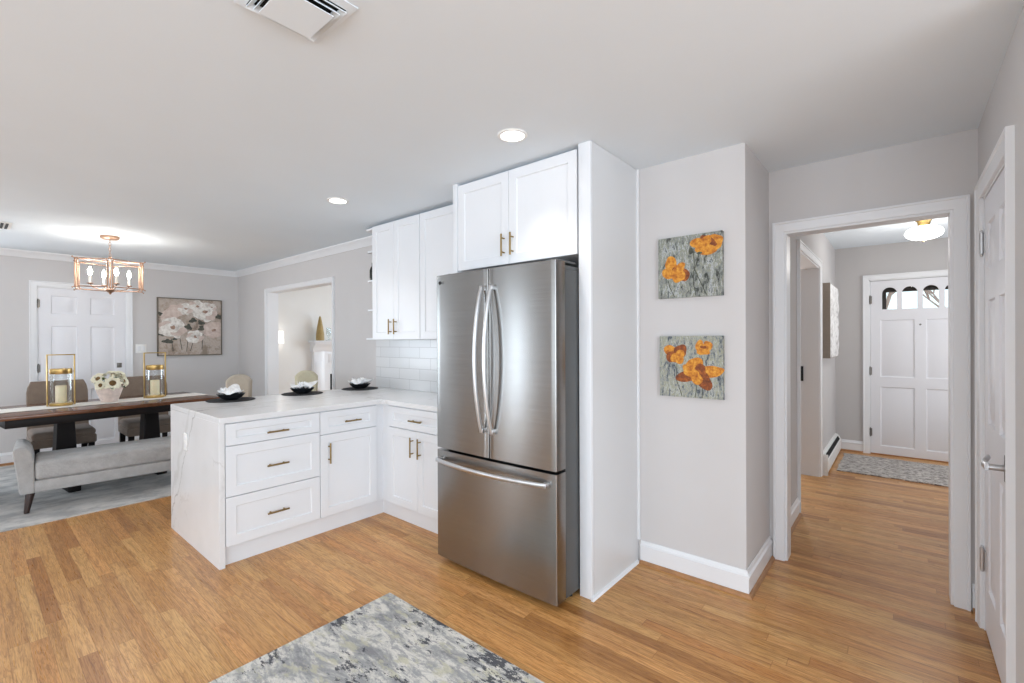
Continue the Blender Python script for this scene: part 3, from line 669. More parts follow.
# base cabinet on the back wall (front faces -Y)
wc = thing('wall_run_base_cabinet', 'white base cabinet with a drawer and two doors left of the fridge', 'cabinet', (XB0, 2.145, 0))
wd = 0.715; carcass(wc, XB1 - XB0, 0.545, 0.118, 0.878)
f = front(wc, 'drawer', G + 0.01, wd - G, 0.715, 0.870, 0.058, 0.045); pull(f, wd / 2 + 0.01, -0.02, 0.787, 0.14)
f = front(wc, 'door', G + 0.01, wd / 2 - G / 2 + 0.005, 0.124, 0.709); pull(f, wd / 2 - 0.04, -0.02, 0.594, 0.145, True)
f = front(wc, 'door', wd / 2 + G / 2 + 0.005, wd - G, 0.124, 0.709); pull(f, wd / 2 + 0.045, -0.02, 0.594, 0.145, True)
# peninsula back panel
m = MB(); m.box(-3.775, -3.755, 1.023, 2.69, 0, 0.878); tag(m.build('back_panel', 'cabinet_white'), 'white panel closing the back of the peninsula cabinets under the overhang', 'cabinet panel')

# countertop with waterfall end
ct = thing('countertop', 'white grey-veined L-shaped quartz worktop with a waterfall end', 'countertop')
m = MB(); m.prism([(-4.125, 0.987), (-3.117, 0.987), (-3.117, 2.112), (-2.315, 2.112), (-2.315, 2.692), (-4.125, 2.692)], 0.880, 0.914, plane='XY'); m.build('worktop', 'quartz', ct, bevel=0.002)
m = MB(); m.box(-4.125, -3.131, 0.987, 1.020, 0, 0.8795); m.build('waterfall_panel', 'quartz', ct, bevel=0.0015)
m = MB(); m.box(-3.79, -3.72, 0.979, 0.9865, 0.63, 0.745, b=0.003); ol = m.build('outlet_cover', 'plastic_white')
tag(ol, 'white outlet cover on the veined waterfall end of the peninsula', 'outlet')
m = MB()
for z in (0.662, 0.713): m = MB(); m.box(-3.772, -3.738, 0.9775, 0.979, z - 0.014, z + 0.014, b=0.0005); m.build('socket', 'trim_white', ol)

# backsplash
m = MB(); m.box(-4.045, -2.315, 2.682, 2.6995, 0.9145, 1.384); struct('trim_6', m, 'subway_tile')

# upper cabinets
uc = thing('double_door_wall_cabinet', 'tall white two-door wall cabinet above the tiled corner, beside open shelves', 'cabinet', (-3.645, 2.40, 1.385))
UW = 0.672; m = MB(); m.box(0, UW, 0, 0.295, 0, 1.018); m.build('carcass', 'cabinet_white', uc)
f = front(uc, 'door', 0.003, 0.318, 0.002, 1.014); pull(f, 0.286, -0.02, 0.11, 0.13, True)
f = front(uc, 'door', 0.321, UW - 0.002, 0.002, 1.014); pull(f, 0.360, -0.02, 0.11, 0.13, True)
us = thing('single_door_wall_cabinet', 'tall white single-door wall cabinet next to the fridge enclosure', 'cabinet', (-2.970, 2.40, 1.385))
m = MB(); m.box(0, 0.655, 0, 0.295, 0, 1.018); m.build('carcass', 'cabinet_white', us)
f = front(us, 'door', 0.003, 0.46, 0.002, 1.014); m = MB(); m.box(0.463, 0.655, -0.018, 0, 0.002, 1.014); m.build('filler_strip', 'cabinet_white', us)
# open end shelf
es = thing('end_shelf', 'narrow white open end shelf unit on the side of the wall cabinets', 'shelf', (-3.647, 2.40, 1.385))
def qshelf(z, r, t=0.018, dx=0.15):
    k = 6; rr = 0.045; m = MB(); w_ = dx * r
    pl = [(0, 0.292), (-w_, 0.292)] + [(-w_ + rr - rr * cos(a * pi / 2 / k), 0.012 + rr - rr * sin(a * pi / 2 / k)) for a in range(k + 1)] + [(0, 0.012)]
    m.prism(pl, z, z + t, plane='XY'); return m.build('shelf', 'cabinet_white', es, bevel=0.001)
for z, r in ((0, 1.18), (0.262, 1), (0.53, 1), (0.80, 1), (1.005, 1.15)): qshelf(z, r, 0.016)
m = MB(); m.box(-0.15, 0, 0.284, 0.292, 0.016, 1.005); m.build('shelf_back', 'cabinet_white', es)
m = MB(); m.lathe([(0.001, 0), (0.03, 0), (0.032, 0.02), (0.032, 0.10), (0.022, 0.13), (0.013, 0.14), (0.013, 0.17), (0.001, 0.171)], n=20)
tag(m.build('bottle', 'glass_bottle', loc=(-3.765, 2.47, 1.385 + 0.53 + 0.0162)), 'small dark bottle on the open end shelf', 'bottle')

# cabinet above fridge
fc = thing('fridge_top_cabinet', 'white two-door cabinet directly above the fridge', 'cabinet', (-2.272, 2.162, 1.84))
FW = 0.938; m = MB(); m.box(0, FW, 0, 0.535, 0, 0.572); m.build('carcass', 'cabinet_white', fc)
f = front(fc, 'door', 0.003, 0.447, 0.0, 0.567); pull(f, 0.413, -0.02, 0.115, 0.135, True)
f = front(fc, 'door', 0.450, FW - 0.003, 0.0, 0.567); pull(f, 0.484, -0.02, 0.115, 0.135, True)
# side panels of the fridge enclosure
m = MB(); m.box(-2.313, -2.274, 2.137, 2.692, 0, H - 0.002, b=0.001); tag(m.build('fridge_side_panel', 'cabinet_white'), 'white tall side panel on the left of the fridge, against the wall cabinets', 'cabinet panel')
rp = thing('fridge_end_panel', 'white floor-to-ceiling end panel on the right side of the fridge', 'cabinet panel', (0, 0, 0))
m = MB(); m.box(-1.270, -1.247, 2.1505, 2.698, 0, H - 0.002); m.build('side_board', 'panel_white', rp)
m = MB(); m.box(-1.320, -1.247, 2.130, 2.150, 0, H - 0.002, b=0.001); m.build('face_filler', 'cabinet_white', rp)
m = MB(); m.prism([(0, 0), (0.016, 0), (0.012, 0.012), (0, 0.016)], 2.12, 2.68); 
for i in range(len(m.v)): x, y, z = m.v[i]; m.v[i] = (x - 1.2468, y, z)
m.box(-1.2468, -1.234, 2.684, 2.6975, 0.14, H - 0.002); m.build('quarter_round', 'trim_white', rp)

# ------------------------------------------------------------------ refrigerator (local x right, front faces -y, origin at left-front-bottom)
fr = thing('refrigerator', 'stainless steel french-door refrigerator with bottom freezer drawer', 'refrigerator', (-2.222, 1.900, 0))
RW = 0.903
m = MB(); m.box(0.008, RW - 0.010, 0.112, 0.74, 0.03, 1.742, b=0.004); m.build('body', 'fridge_side', fr)
m = MB(); m.box(0.012, RW - 0.014, 0.094, 0.113, 0.06, 1.735); m.build('door_gasket', 'black_gap', fr)
m = MB(); m.box(0.02, RW - 0.02, 0.05, 0.30, 0.028, 0.05)
for x in (0.05, RW - 0.05): m.tube([(x, 0.2, 0.0), (x, 0.2, 0.035)], 0.018, 12)
for x in (0.05, RW - 0.05): m.tube([(x, 0.62, 0.0), (x, 0.62, 0.035)], 0.018, 12)
m.build('base_grille', 'dark_metal', fr)
def steel_door(name, x0, x1, z0, z1, bulge=0.010, t=0.094):
    """door with a softly rounded plan: front slightly bowed and round vertical edges"""
    cxx = RW / 2; r = 0.008; pl = []
    n = 14
    for i in range(n + 1):
        x = x0 + r + (x1 - x0 - 2 * r) * i / n; pl.append((x, bulge * ((x - cxx) / cxx) ** 2))
    f0, f1 = pl[0][1], pl[-1][1]
    left = [(x0 + r - r * sin(a), f0 + r - r * cos(a)) for a in (pi / 2, pi / 3, pi / 6)]
    right = [(x1 - r + r * sin(a), f1 + r - r * cos(a)) for a in (pi / 6, pi / 3, pi / 2)]
    pl = [(x0, t)] + left + pl + right + [(x1, t)]
    m = MB(); m.prism(pl, z0, z1, plane='XY'); return m.build(name, 'stainless_steel', fr, angle=30, bevel=0.001)
ld = steel_door('left_door', 0.0, 0.4495, 0.712, 1.777); rd = steel_door('right_door', 0.4535, RW, 0.712, 1.777)
fz = steel_door('freezer_drawer', 0.0, RW, 0.038, 0.696)
def handle_v(parent, x):
    m = MB(); n = 22; pts = []
    for i in range(n + 1):
        u = i / n; z = 0.862 + u * (1.672 - 0.862); d = -0.018 - 0.058 * sin(pi * u) ** 0.8; pts.append((x, d, z))
    m.tube(pts, [0.0125] * (n + 1), 12, squash=(0.8, 1.0)); b_ = m.build('bar_handle', 'chrome', parent)
    for z in (0.866, 1.668): k = MB(); k.box(x - 0.0125, x + 0.0125, -0.024, 0.003, z - 0.014, z + 0.014, b=0.003); k.build('handle_mount', 'chrome', b_)
handle_v(ld, 0.415); handle_v(rd, 0.488)
m = MB(); n = 22; pts = []
for i in range(n + 1):
    u = i / n; x = 0.035 + u * (RW - 0.085); pts.append((x, -0.018 - 0.05 * sin(pi * u) ** 0.8, 0.640))
m.tube(pts, 0.0135, 12, squash=(1.0, 0.62)); hb = m.build('bar_handle', 'chrome', fz)
for x in (0.038, RW - 0.053): m = MB(); m.box(x - 0.014, x + 0.014, -0.026, 0.008, 0.627, 0.653, b=0.004); m.build('handle_mount', 'chrome', hb)
for x in (0.05, RW - 0.05):
    m = MB(); m.box(x - 0.035, x + 0.035, 0.06, 0.22, 1.778, 1.790, b=0.003); m.tube([(x, 0.08, 1.775), (x, 0.08, 1.793)], 0.012, 12); m.build('hinge_cover', 'fridge_side', fr)
m = MB(); m.box(0.015, RW - 0.015, 0.105, 0.72, 1.742, 1.765, b=0.003); m.build('top_cap', 'fridge_side', fr)
# small round maker's mark and two letters
cu = bpy.data.curves.new('maker_mark', 'FONT'); cu.body = 'LG'; cu.size = 0.022; cu.extrude = 0.0004
tx = bpy.data.objects.new('maker_mark_text', cu); COL.objects.link(tx)
bpy.context.view_layer.update()
dg = bpy.context.evaluated_depsgraph_get(); me = bpy.data.meshes.new_from_object(tx.evaluated_get(dg)); bpy.data.objects.remove(tx)
me.materials.clear(); me.materials.append(M['dark_metal'])
mk = bpy.data.objects.new('maker_lettering', me); COL.objects.link(mk); mk.parent = ld; mk.location = (0.052, 0.0068, 1.722); mk.rotation_euler = (pi / 2, 0, 0.02)
m = MB(); m.tube([(0.036, 0.0085, 1.730), (0.036, 0.0068, 1.730)], 0.011, 20); m.build('maker_emblem', 'dark_metal', ld)

# ------------------------------------------------------------------ ceiling fixtures
def downlight(x, y, label):
    t = thing('recessed_downlight', label, 'ceiling light', (x, y, H), 0, 'recessed ceiling lights in the kitchen')
    m = MB(); m.lathe([(0.056, -0.0005), (0.062, -0.008), (0.074, -0.006), (0.078, -0.0005)], n=40); 
    m.f = [f for f in m.f if len(f) == 4]; m.mi = [0] * len(m.f); m.build('trim_ring', 'plastic_white', t)
    m = MB(); m.lathe([(0.0005, -0.004), (0.056, -0.004), (0.057, -0.001)], n=40); m.build('lens', 'lamp_lens', t)
    l = area('downlight_lamp', (x, y, H - 0.02), (0, 0, 0), 0.11, 0.11, 2.0, (1.0, 0.97, 0.93), 'DISK', 95); return t
downlight(-1.522, 1.822, 'round recessed downlight in front of the cabinet above the fridge')
downlight(-3.222, 1.815, 'round recessed downlight above the peninsula, beyond the wall cabinets')

vt = thing('ceiling_vent', 'white square stepped ceiling air diffuser near the top edge of the photo', 'air vent', (-1.443, 0.677, H))
def ring(ro, ri, zo, zi, t=0.003):
    m = MB()
    o = [(-ro, -ro), (ro, -ro), (ro, ro), (-ro, ro)]; i_ = [(-ri, -ri), (ri, -ri), (ri, ri), (-ri, ri)]
    vs = [(*p, zo) for p in o] + [(*p, zi) for p in i_] + [(*p, zo + t) for p in o] + [(*p, zi + t) for p in i_]
    fs = []
    for k in range(4):
        k2 = (k + 1) % 4; fs += [(k, k2, 4 + k2, 4 + k), (8 + k, 8 + k2, 12 + k2, 12 + k), (k, k2, 8 + k2, 8 + k), (4 + k, 4 + k2, 12 + k2, 12 + k)]
    return m.add(vs, fs)
ring(0.133, 0.108, -0.004, -0.012).build('outer_frame', 'ceiling_paint', vt)
ring(0.108, 0.092, -0.020, -0.010).build('louver', 'ceiling_paint', vt)
ring(0.093, 0.080, -0.027, -0.014).build('louver', 'ceiling_paint', vt)
m = MB(); m.box(-0.080, 0.080, -0.080, 0.080, -0.034, -0.031); m.tube([(0, 0, -0.031), (0, 0, -0.001)], 0.02, 8); m.build('center_plate', 'ceiling_paint', vt)
m = MB(); m.box(-0.128, 0.128, -0.128, 0.128, -0.003, -0.0005); m.build('duct_opening', 'black_gap', vt)

rg = thing('ceiling_register', 'small dark-slotted ceiling register at the far left edge above the dining table', 'air vent', (-6.15, 0.20, H))
m = MB(); m.box(-0.17, 0.17, -0.09, 0.09, -0.008, -0.0005, b=0.003); m.build('frame', 'plastic_white', rg)
for i in range(5):
    m = MB(); y = -0.06 + i * 0.03; m.box(-0.14, 0.14, y - 0.009, y + 0.009, -0.011, -0.0082); m.build('slot', 'slot_dark', rg)  # dark bars laid on the frame as slots

# hall flush light
hl = thing('flush_ceiling_light', 'glowing white glass ceiling light with brass base in the hall', 'ceiling light', (0.17, 5.75, HH))
m = MB(); m.lathe([(0.001, -0.001), (0.065, -0.001), (0.065, -0.014), (0.05, -0.030), (0.040, -0.072), (0.001, -0.073)], n=32); m.build('brass_base', 'gold', hl)
m = MB(); m.lathe([(r_ * 1.16, z_ * 1.1 - 0.033) for r_, z_ in [(0.034, -0.034), (0.075, -0.042), (0.110, -0.064), (0.122, -0.092), (0.110, -0.118), (0.078, -0.138), (0.035, -0.148), (0.014, -0.151), (0.001, -0.152)]], n=36); m.build('glass_shade', 'globe_lit', hl)
m = MB(); m.lathe([(0.001, -0.199), (0.009, -0.201), (0.010, -0.208), (0.005, -0.216), (0.001, -0.217)], n=16); m.build('finial', 'gold', hl)
l = bpy.data.lights.new('hall_bulb', 'POINT'); l.energy = 11; l.color = (1, .97, .93); l.shadow_soft_size = 0.12
o = bpy.data.objects.new('hall_bulb', l); COL.objects.link(o); o.location = (0.17, 5.75, HH - 0.30)

# ------------------------------------------------------------------ wall art beside the fridge
def blob(cx, cz, rx, rz, seed, n=26, rough=0.18, y=0.0):
    rnd = random.Random(seed); ph = [rnd.uniform(0, 2 * pi) for _ in range(4)]; am = [rough * rnd.uniform(.3, 1) / (k + 1) for k in range(4)]
    return [(cx + rx * (1 + sum(am[k] * sin((k + 2) * a + ph[k]) for k in range(4))) * cos(a), cz + rz * (1 + sum(am[k] * sin((k + 2) * a + ph[k]) for k in range(4))) * sin(a)) for a in [2 * pi * i / n for i in range(n)]]
def stroke(pts, wd):
    out = []; bk = []
    for i, p in enumerate(pts):
        a = Vector(pts[max(i - 1, 0)]); b = Vector(pts[min(i + 1, len(pts) - 1)]); d = (b - a).normalized(); n = Vector((-d.y, d.x)) * wd / 2
        out.append((p[0] + n.x, p[1] + n.y)); bk.append((p[0] - n.x, p[1] - n.y))
    return out + bk[::-1]
CLIP = [None]
def flat(mb, poly, y, mi):
    if CLIP[0]: poly = [(min(max(a, CLIP[0][0]), CLIP[0][1]), min(max(b, CLIP[0][2]), CLIP[0][3])) for a, b in poly]
    tri = tessellate_polygon([[Vector((a, b, 0)) for a, b in poly]]); mb.add([(a, y, b) for a, b in poly], [tuple(t) for t in tri], mi)
def petals(mb, cx, cz, r, lst, y, seed):
    """each petal: (angle deg, length, width, material index)"""
    for q, (ang, ln, wd_, mi) in enumerate(lst):
        a = radians(ang); px = cx + cos(a) * ln * r * .5; pz = cz + sin(a) * ln * r * .5
        bl = blob(0, 0, ln * r * .62, wd_ * r * .5, seed + q, rough=0.2)
        flat(mb, [(px + u * cos(a) - v_ * sin(a), pz + u * sin(a) + v_ * cos(a)) for u, v_ in bl], y - 0.0001 * (q + 1), mi)
def canvas(name, label, loc, w_, h, ground, draw, mats):
    m = MB(); m.box(0, w_, 0, 0.028, 0, h, 0); draw(m, -0.0004)
    t = thing(name, label, 'painting', loc); m.build('canvas', [ground] + mats, t); return t
PM = ['poppy_orange', 'poppy_dark', 'stem_paint']
def draw_upper(m, y):   # width .36, height .355 (u right, v up)
    W_, H_ = 0.36, 0.353; P = lambda u, v: (u * W_, v * H_)
    flat(m, stroke([P(.565, .74), P(.58, .6), P(.585, .45), P(.68, .22), P(.77, .02)], .0045), y, 3)
    flat(m, stroke([P(.66, .7), P(.62, .55), P(.575, .4), P(.57, .2), P(.61, .01)], .0045), y - .0001, 3)
    flat(m, stroke([P(.16, .3), P(.19, .18), P(.27, .01)], .0045), y, 3)
    flat(m, blob(*P(.53, .74), .011, .022, 3), y - .0002, 3)
    petals(m, *P(.27, .45), .085, [(120, .9, .9, 1), (200, .8, .8, 1), (330, 1.0, .9, 2), (300, .8, 1.0, 1), (20, .7, .6, 1)], y - .0002, 11)
    petals(m, *P(.77, .80), .085, [(165, .9, .9, 1), (20, 1.0, .9, 1), (60, .5, 1.2, 2), (120, .5, 1.1, 1), (260, .55, 1.5, 1)], y - .0002, 41)
    flat(m, blob(*P(.665, .69), .013, .008, 3), y - .0012, 3)
def draw_lower(m, y):
    W_, H_ = 0.356, 0.352; P = lambda u, v: (u * W_, v * H_)
    flat(m, stroke([P(.29, .55), P(.285, .4), P(.28, .28), P(.34, .12), P(.37, .02)], .004), y, 3)
    flat(m, stroke([P(.62, .35), P(.605, .2), P(.58, .01)], .004), y, 3)
    flat(m, stroke([P(.70, .65), P(.70, .5), P(.69, .25), P(.69, .01)], .004), y - .0001, 3)
    petals(m, *P(.27, .70), .075, [(150, .85, 1.0, 1), (35, .85, 1.0, 2), (220, .7, 1.0, 2), (325, .7, 1.0, 1), (270, .5, .9, 1)], y - .0002, 7)
    petals(m, *P(.71, .80), .05, [(150, .9, 1.2, 1), (30, .9, 1.2, 1), (270, .7, 1.3, 1), (90, .3, .7, 2)], y - .0002, 17)
    petals(m, *P(.62, .38), .095, [(110, .95, 1.0, 1), (190, 1.15, .75, 2), (15, 1.35, .7, 1), (315, 1.0, .8, 2), (60, .6, .7, 2), (255, .5, .8, 1), (160, .9, .6, 1)], y - .0002, 27)
canvas('poppy_painting', 'square grey canvas with two orange poppies, upper of the pair right of the fridge', (-1.103, 2.6715, 1.617), 0.36, 0.353, 'poppy_ground_upper', draw_upper, PM)
canvas('poppy_painting', 'square grey canvas with three orange poppies, lower of the pair right of the fridge', (-1.097, 2.6715, 1.042), 0.356, 0.352, 'poppy_ground_lower', draw_lower, PM)

# large rose painting on the dining wall, faces +X
rpn = thing('rose_painting', 'large framed painting of white roses on the dining room wall', 'painting', (XL + 0.032, 1.695, 1.18), pi / 2)
RWd, RH = 0.775, 0.80
m = MB(); m.box(0.012, RWd - 0.012, 0.002, 0.030, 0.012, RH - 0.012, 0)
P = lambda u, v: (u * RWd, (1 - v) * RH); CLIP[0] = (0.013, RWd - 0.013, 0.013, RH - 0.013)
for (a, b, r, s_) in ((.3, .2, .10, 1), (.2, .3, .12, 2), (.88, .52, .12, 3)): flat(m, blob(*P(a, b), r, r * .95, s_, rough=.25), 0.0018 - s_ * .0001, 2)
for i, pt in enumerate([[(.20, .7), (.23, .92)], [(.45, .74), (.43, .93)], [(.53, .76), (.49, .92)], [(.69, .62), (.67, .9)], [(.33, .7), (.36, .9)]]): flat(m, stroke([P(*q) for q in pt], .008), 0.0013 - i * .00003, 4)
for i, (a, b, r, q) in enumerate(((.15, .75, .05, .7), (.05, .62, .04, .8), (.68, .51, .055, .6), (.66, .42, .04, .8), (.46, .5, .04, 1), (.95, .3, .045, .9), (.53, .38, .04, .9), (.27, .7, .03, .8), (.56, .08, .03, .8), (.04, .28, .03, .7))): flat(m, blob(*P(a, b), r, r * q, 60 + i, rough=.4), 0.0012 - i * .00003, 4)
def rose(cx, cz, r, sd, mi=1):
    rr = random.Random(sd)
    for q in range(9):
        a = q * 2 * pi / 9 + rr.uniform(-.2, .2); flat(m, blob(cx + cos(a) * r * .6, cz + sin(a) * r * .52, r * .46, r * .40, sd * 10 + q, rough=.25), 0.0007 - q * .00002, mi if q % 4 else 2)
    flat(m, blob(cx, cz, r * .55, r * .5, sd, rough=.2), 0.0004, mi); flat(m, blob(cx + r * .03, cz, r * .2, r * .16, sd + 5, rough=.3), 0.0002, 3)
rose(*P(.22, .51), .155, 1); rose(*P(.42, .18), .088, 2); rose(*P(.72, .22), .15, 3); rose(*P(.60, .13), .10, 4); rose(*P(.56, .67), .10, 5); rose(*P(.83, .13), .06, 8); rose(*P(.86, .55), .13, 9, 2)
CLIP[0] = None
m.build('canvas', ['rose_ground', 'rose_white', 'rose_pink', 'rose_core', 'rose_leaf'], rpn)
m = MB(); 
for x0, x1, z0, z1 in ((0, .012, 0, RH), (RWd - .012, RWd, 0, RH), (0.012, RWd - .012, 0, .012), (0.012, RWd - .012, RH - .012, RH)): m.box(x0, x1, -0.006, 0.031, z0, z1, b=0.001)
m.build('frame', 'frame_bronze', rpn)

# hall canvas on the hall's left wall, faces +X
hc = thing('textured_canvas', 'thick pale relief canvas on the hall left wall, seen nearly edge on', 'painting', (-0.62, 5.75, 1.175))
m = MB(); m.box(0.001, 0.068, 0, 0.78, 0, 0.78); m.build('canvas_box', 'canvas_side', hc)
m = MB(); n = 26; vs = []; 
for i in range(n + 1):
    for j in range(n + 1):
        y = 0.005 + 0.77 * i / n; z = 0.005 + 0.77 * j / n; e = min(i, j, n - i, n - j)
        vs.append((0.069 + (0 if e == 0 else 0.004 + 0.018 * abs(noise.noise(Vector((y * 9, z * 9, 1.3))))), y, z))
m.add(vs, [(i * (n + 1) + j, (i + 1) * (n + 1) + j, (i + 1) * (n + 1) + j + 1, i * (n + 1) + j + 1) for i in range(n) for j in range(n)]); m.build('relief_surface', 'hall_art', hc)

# light switches
def switch(label, loc, rotz, wd_=0.115):
    t = thing('light_switch', label, 'light switch', loc, rotz)
    m = MB(); m.box(-wd_ / 2, wd_ / 2, -0.006, -0.0002, -0.058, 0.058, b=0.003); m.build('switch_plate', 'plastic_white', t)
    for x in (-0.023, 0.023):
        m = MB(); m.box(x - 0.016, x + 0.016, -0.010, -0.0062, -0.033, 0.033, b=0.002); m.build('rocker', 'trim_white', t)
    return t
switch('white double light switch on the dining wall between the door and the rose painting', (XL + 0.0002, 1.525, 1.285), pi / 2)

# baseboard heater in the hall
bh = thing('baseboard_heater', 'white baseboard heater with a dark slot at the hall left wall', 'radiator', (-0.6195, 5.585, 0))
prof = [(0, 0.02), (0.055, 0.02), (0.062, 0.03), (0.062, 0.15), (0.050, 0.165), (0.050, 0.172), (0.025, 0.205), (0, 0.21)]
m = MB(); m.prism(prof, 0.0, 1.36); m.build('housing', 'plastic_white', bh)
m = MB(); m.prism([(0.056, 0.162), (0.052, 0.158), (0.034, 0.196), (0.038, 0.2)], 0.10, 1.26); m.build('outlet_slot', 'black_gap', bh)
m = MB(); m.box(-0.0, 0.064, -0.012, 0.0, 0.0, 0.212, b=0.002); m.build('end_cap', 'plastic_white', bh)

# entrance mat and rugs
def mat_mesh(w_, l, t, amp, mat, name, label, loc, rot, cat='rug', nx=40, ny=30, fringe=0.0):
    m = MB(); vs = []
    for i in range(nx + 1):
        for j in range(ny + 1):
            x = w_ * i / nx; y = l * j / ny
            ex = (noise.noise(Vector((y * 6, 3.1, 0))) * fringe) if i in (0, nx) else 0; ey = (noise.noise(Vector((x * 9, 7.7, 0))) * fringe) if j in (0, ny) else 0
            vs.append((x + ex, y + ey, t + amp * noise.noise(Vector((x * 2.5, y * 2.5, 5)))))
    fs = [(i * (ny + 1) + j, (i + 1) * (ny + 1) + j, (i + 1) * (ny + 1) + j + 1, i * (ny + 1) + j + 1) for i in range(nx) for j in range(ny)]
    top = len(vs); m.add(vs, fs)
    # skirt
    b = [(i, 0) for i in range(nx + 1)] + [(nx, j) for j in range(1, ny + 1)] + [(i, ny) for i in range(nx - 1, -1, -1)] + [(0, j) for j in range(ny - 1, 0, -1)]
    ids = [i * (ny + 1) + j for i, j in b]; lo = [(vs[q][0], vs[q][1], 0.0006) for q in ids]; k = len(ids)
    m.add([vs[q] for q in ids] + lo, [(q, (q + 1) % k, k + (q + 1) % k, k + q) for q in range(k)] + [tuple(range(k, 2 * k))])
    return tag(m.build(name, mat, loc=loc, rotz=rot, angle=50), label, cat)
mat_mesh(1.25, 0.92, 0.010, 0.002, 'woven_mat', 'entrance_mat', 'grey woven rug in front of the white front door', (-0.51, 5.86, 0), 0, fringe=0.02)
mat_mesh(1.55, 2.12, 0.010, 0.0008, 'abstract_rug', 'kitchen_rug', 'abstract white, grey and charcoal rug on the kitchen floor', (-2.119, -0.635, 0), 0)
mat_mesh(2.6, 3.3, 0.008, 0.0006, 'pale_rug', 'dining_rug', 'pale grey mottled rug under the dining table and bench', (-7.72 + 0.14, -0.55, 0), radians(-4.5) * 0 )

# ------------------------------------------------------------------ dining furniture
dt = thing('dining_table', 'dark wood rectangular pedestal dining table under the chandelier', 'table', (-6.12, 0.955, 0.0085), radians(6))
HW, HL = 0.475, 0.835
m = MB(); m.box(-HW, HW, -HL, HL, 0.724, 0.758, b=0.006); m.build('tabletop', 'table_wood', dt)
m = MB(); a, b_ = HW - 0.03, HL - 0.05
m.box(-a, a, -b_, b_, 0.655, 0.7235, b=0.003); m.build('apron', 'table_black', dt)
for s_ in (-1, 1):
    m = MB(); y = s_ * 0.335
    for (z0, z1, h0, h1) in ((0.03, 0.655, 0.085, 0.060),):
        vs = [(x * h0, y + q * h0, z0) for x, q in ((-1, -1), (1, -1), (1, 1), (-1, 1))] + [(x * h1, y + q * h1, z1) for x, q in ((-1, -1), (1, -1), (1, 1), (-1, 1))]
        m.add(vs, [(0, 1, 5, 4), (1, 2, 6, 5), (2, 3, 7, 6), (3, 0, 4, 7), (3, 2, 1, 0), (4, 5, 6, 7)])
    m.box(-0.33, 0.33, y - 0.045, y + 0.045, 0.0, 0.07, b=0.012); m.build('pedestal', 'table_black', dt, bevel=0.006)
m = MB(); m.box(-0.03, 0.03, -0.30, 0.30, 0.10, 0.16, b=0.004); m.build('stretcher', 'table_black', dt)
TZ = 0.7675
def onT(x, y):  # table-local to world
    c_, s_ = cos(radians(6)), sin(radians(6)); return (-6.12 + x * c_ - y * s_, 0.955 + x * s_ + y * c_)
# runner: cloth strip lying on the top, hanging a little over the right end
m = MB(); n = 60; w2 = 0.17; vs = []
path = [(-HL + 0.0, 0.0018)] + [(-HL + (2 * HL) * i / n, 0.0018 + 0.0012 * (1 + sin(i * 1.7)) * 0.5) for i in range(1, n)] + [(HL + 0.001, 0.0018), (HL + 0.006, -0.004), (HL + 0.008, -0.02), (HL + 0.008, -0.05)]
for (yy, zz) in path:
    for q in range(9): vs.append((-w2 + 2 * w2 * q / 8, yy, zz + 0.0006 * sin(q * 2 + yy * 9)))
m.add(vs, [(i * 9 + q, i * 9 + q + 1, (i + 1) * 9 + q + 1, (i + 1) * 9 + q) for i in range(len(path) - 1) for q in range(8)])
rn = m.build('table_runner', 'runner_cream', loc=(-6.12, 0.955, TZ), rotz=radians(6), angle=60)
tag(rn, 'cream woven runner along the middle of the dark dining table', 'table runner')
md = rn.modifiers.new('thickness', 'SOLIDIFY'); md.thickness = 0.0012; md.offset = 1

def lantern(loc, label):
    t = thing('candle_lantern', label, 'lantern', loc, radians(6), 'gold candle lanterns on the dining table')
    m = MB(); m.lathe([(0.001, 0), (0.082, 0), (0.084, 0.004), (0.084, 0.022), (0.080, 0.026), (0.001, 0.026)], n=36); m.build('base', 'gold', t)
    m = MB(); m.lathe([(0.074, 0.0265), (0.074, 0.30)], n=36); m.f = [f for f in m.f if len(f) == 4]; m.mi = [0] * len(m.f); m.build('glass_cylinder', 'clear_glass', t)
    m = MB(); m.lathe([(0.001, 0.301), (0.078, 0.301), (0.080, 0.306), (0.080, 0.345), (0.074, 0.352), (0.001, 0.352)], n=36); m.build('lid', 'gold', t)
    m = MB(); hw = 0.095; tt = 0.008
    m.box(-tt, tt, -hw - 0.006, -hw + 0.004, 0.0, 0.485, b=0.001); m.box(-tt, tt, hw - 0.004, hw + 0.006, 0.0, 0.485, b=0.001); m.box(-tt, tt, -hw - 0.006, hw + 0.006, 0.478, 0.488, b=0.001)
    m.box(-tt, tt, -hw, hw, 0.0005, 0.006); m.box(-tt, tt, -hw, -0.078, 0.32, 0.326); m.box(-tt, tt, 0.078, hw, 0.32, 0.326); m.build('handle_frame', 'gold', t)
    m = MB(); m.lathe([(0.001, 0.0266), (0.040, 0.0266), (0.041, 0.03), (0.041, 0.185), (0.036, 0.190), (0.012, 0.184), (0.001, 0.183)], n=28); cn = m.build('pillar_candle', 'candle_wax', t)
    m = MB(); m.tube([(0, 0, 0.183), (0.001, 0, 0.196)], 0.0014, 6); m.build('wick', 'dark_metal', cn); return t
TR = TZ + 0.0042
lantern((-6.135, 0.605, TR), 'tall gold candle lantern on the runner, left of the flower pot')
lantern((-6.20, 1.345, TR), 'tall gold candle lantern on the runner, right of the flower pot')

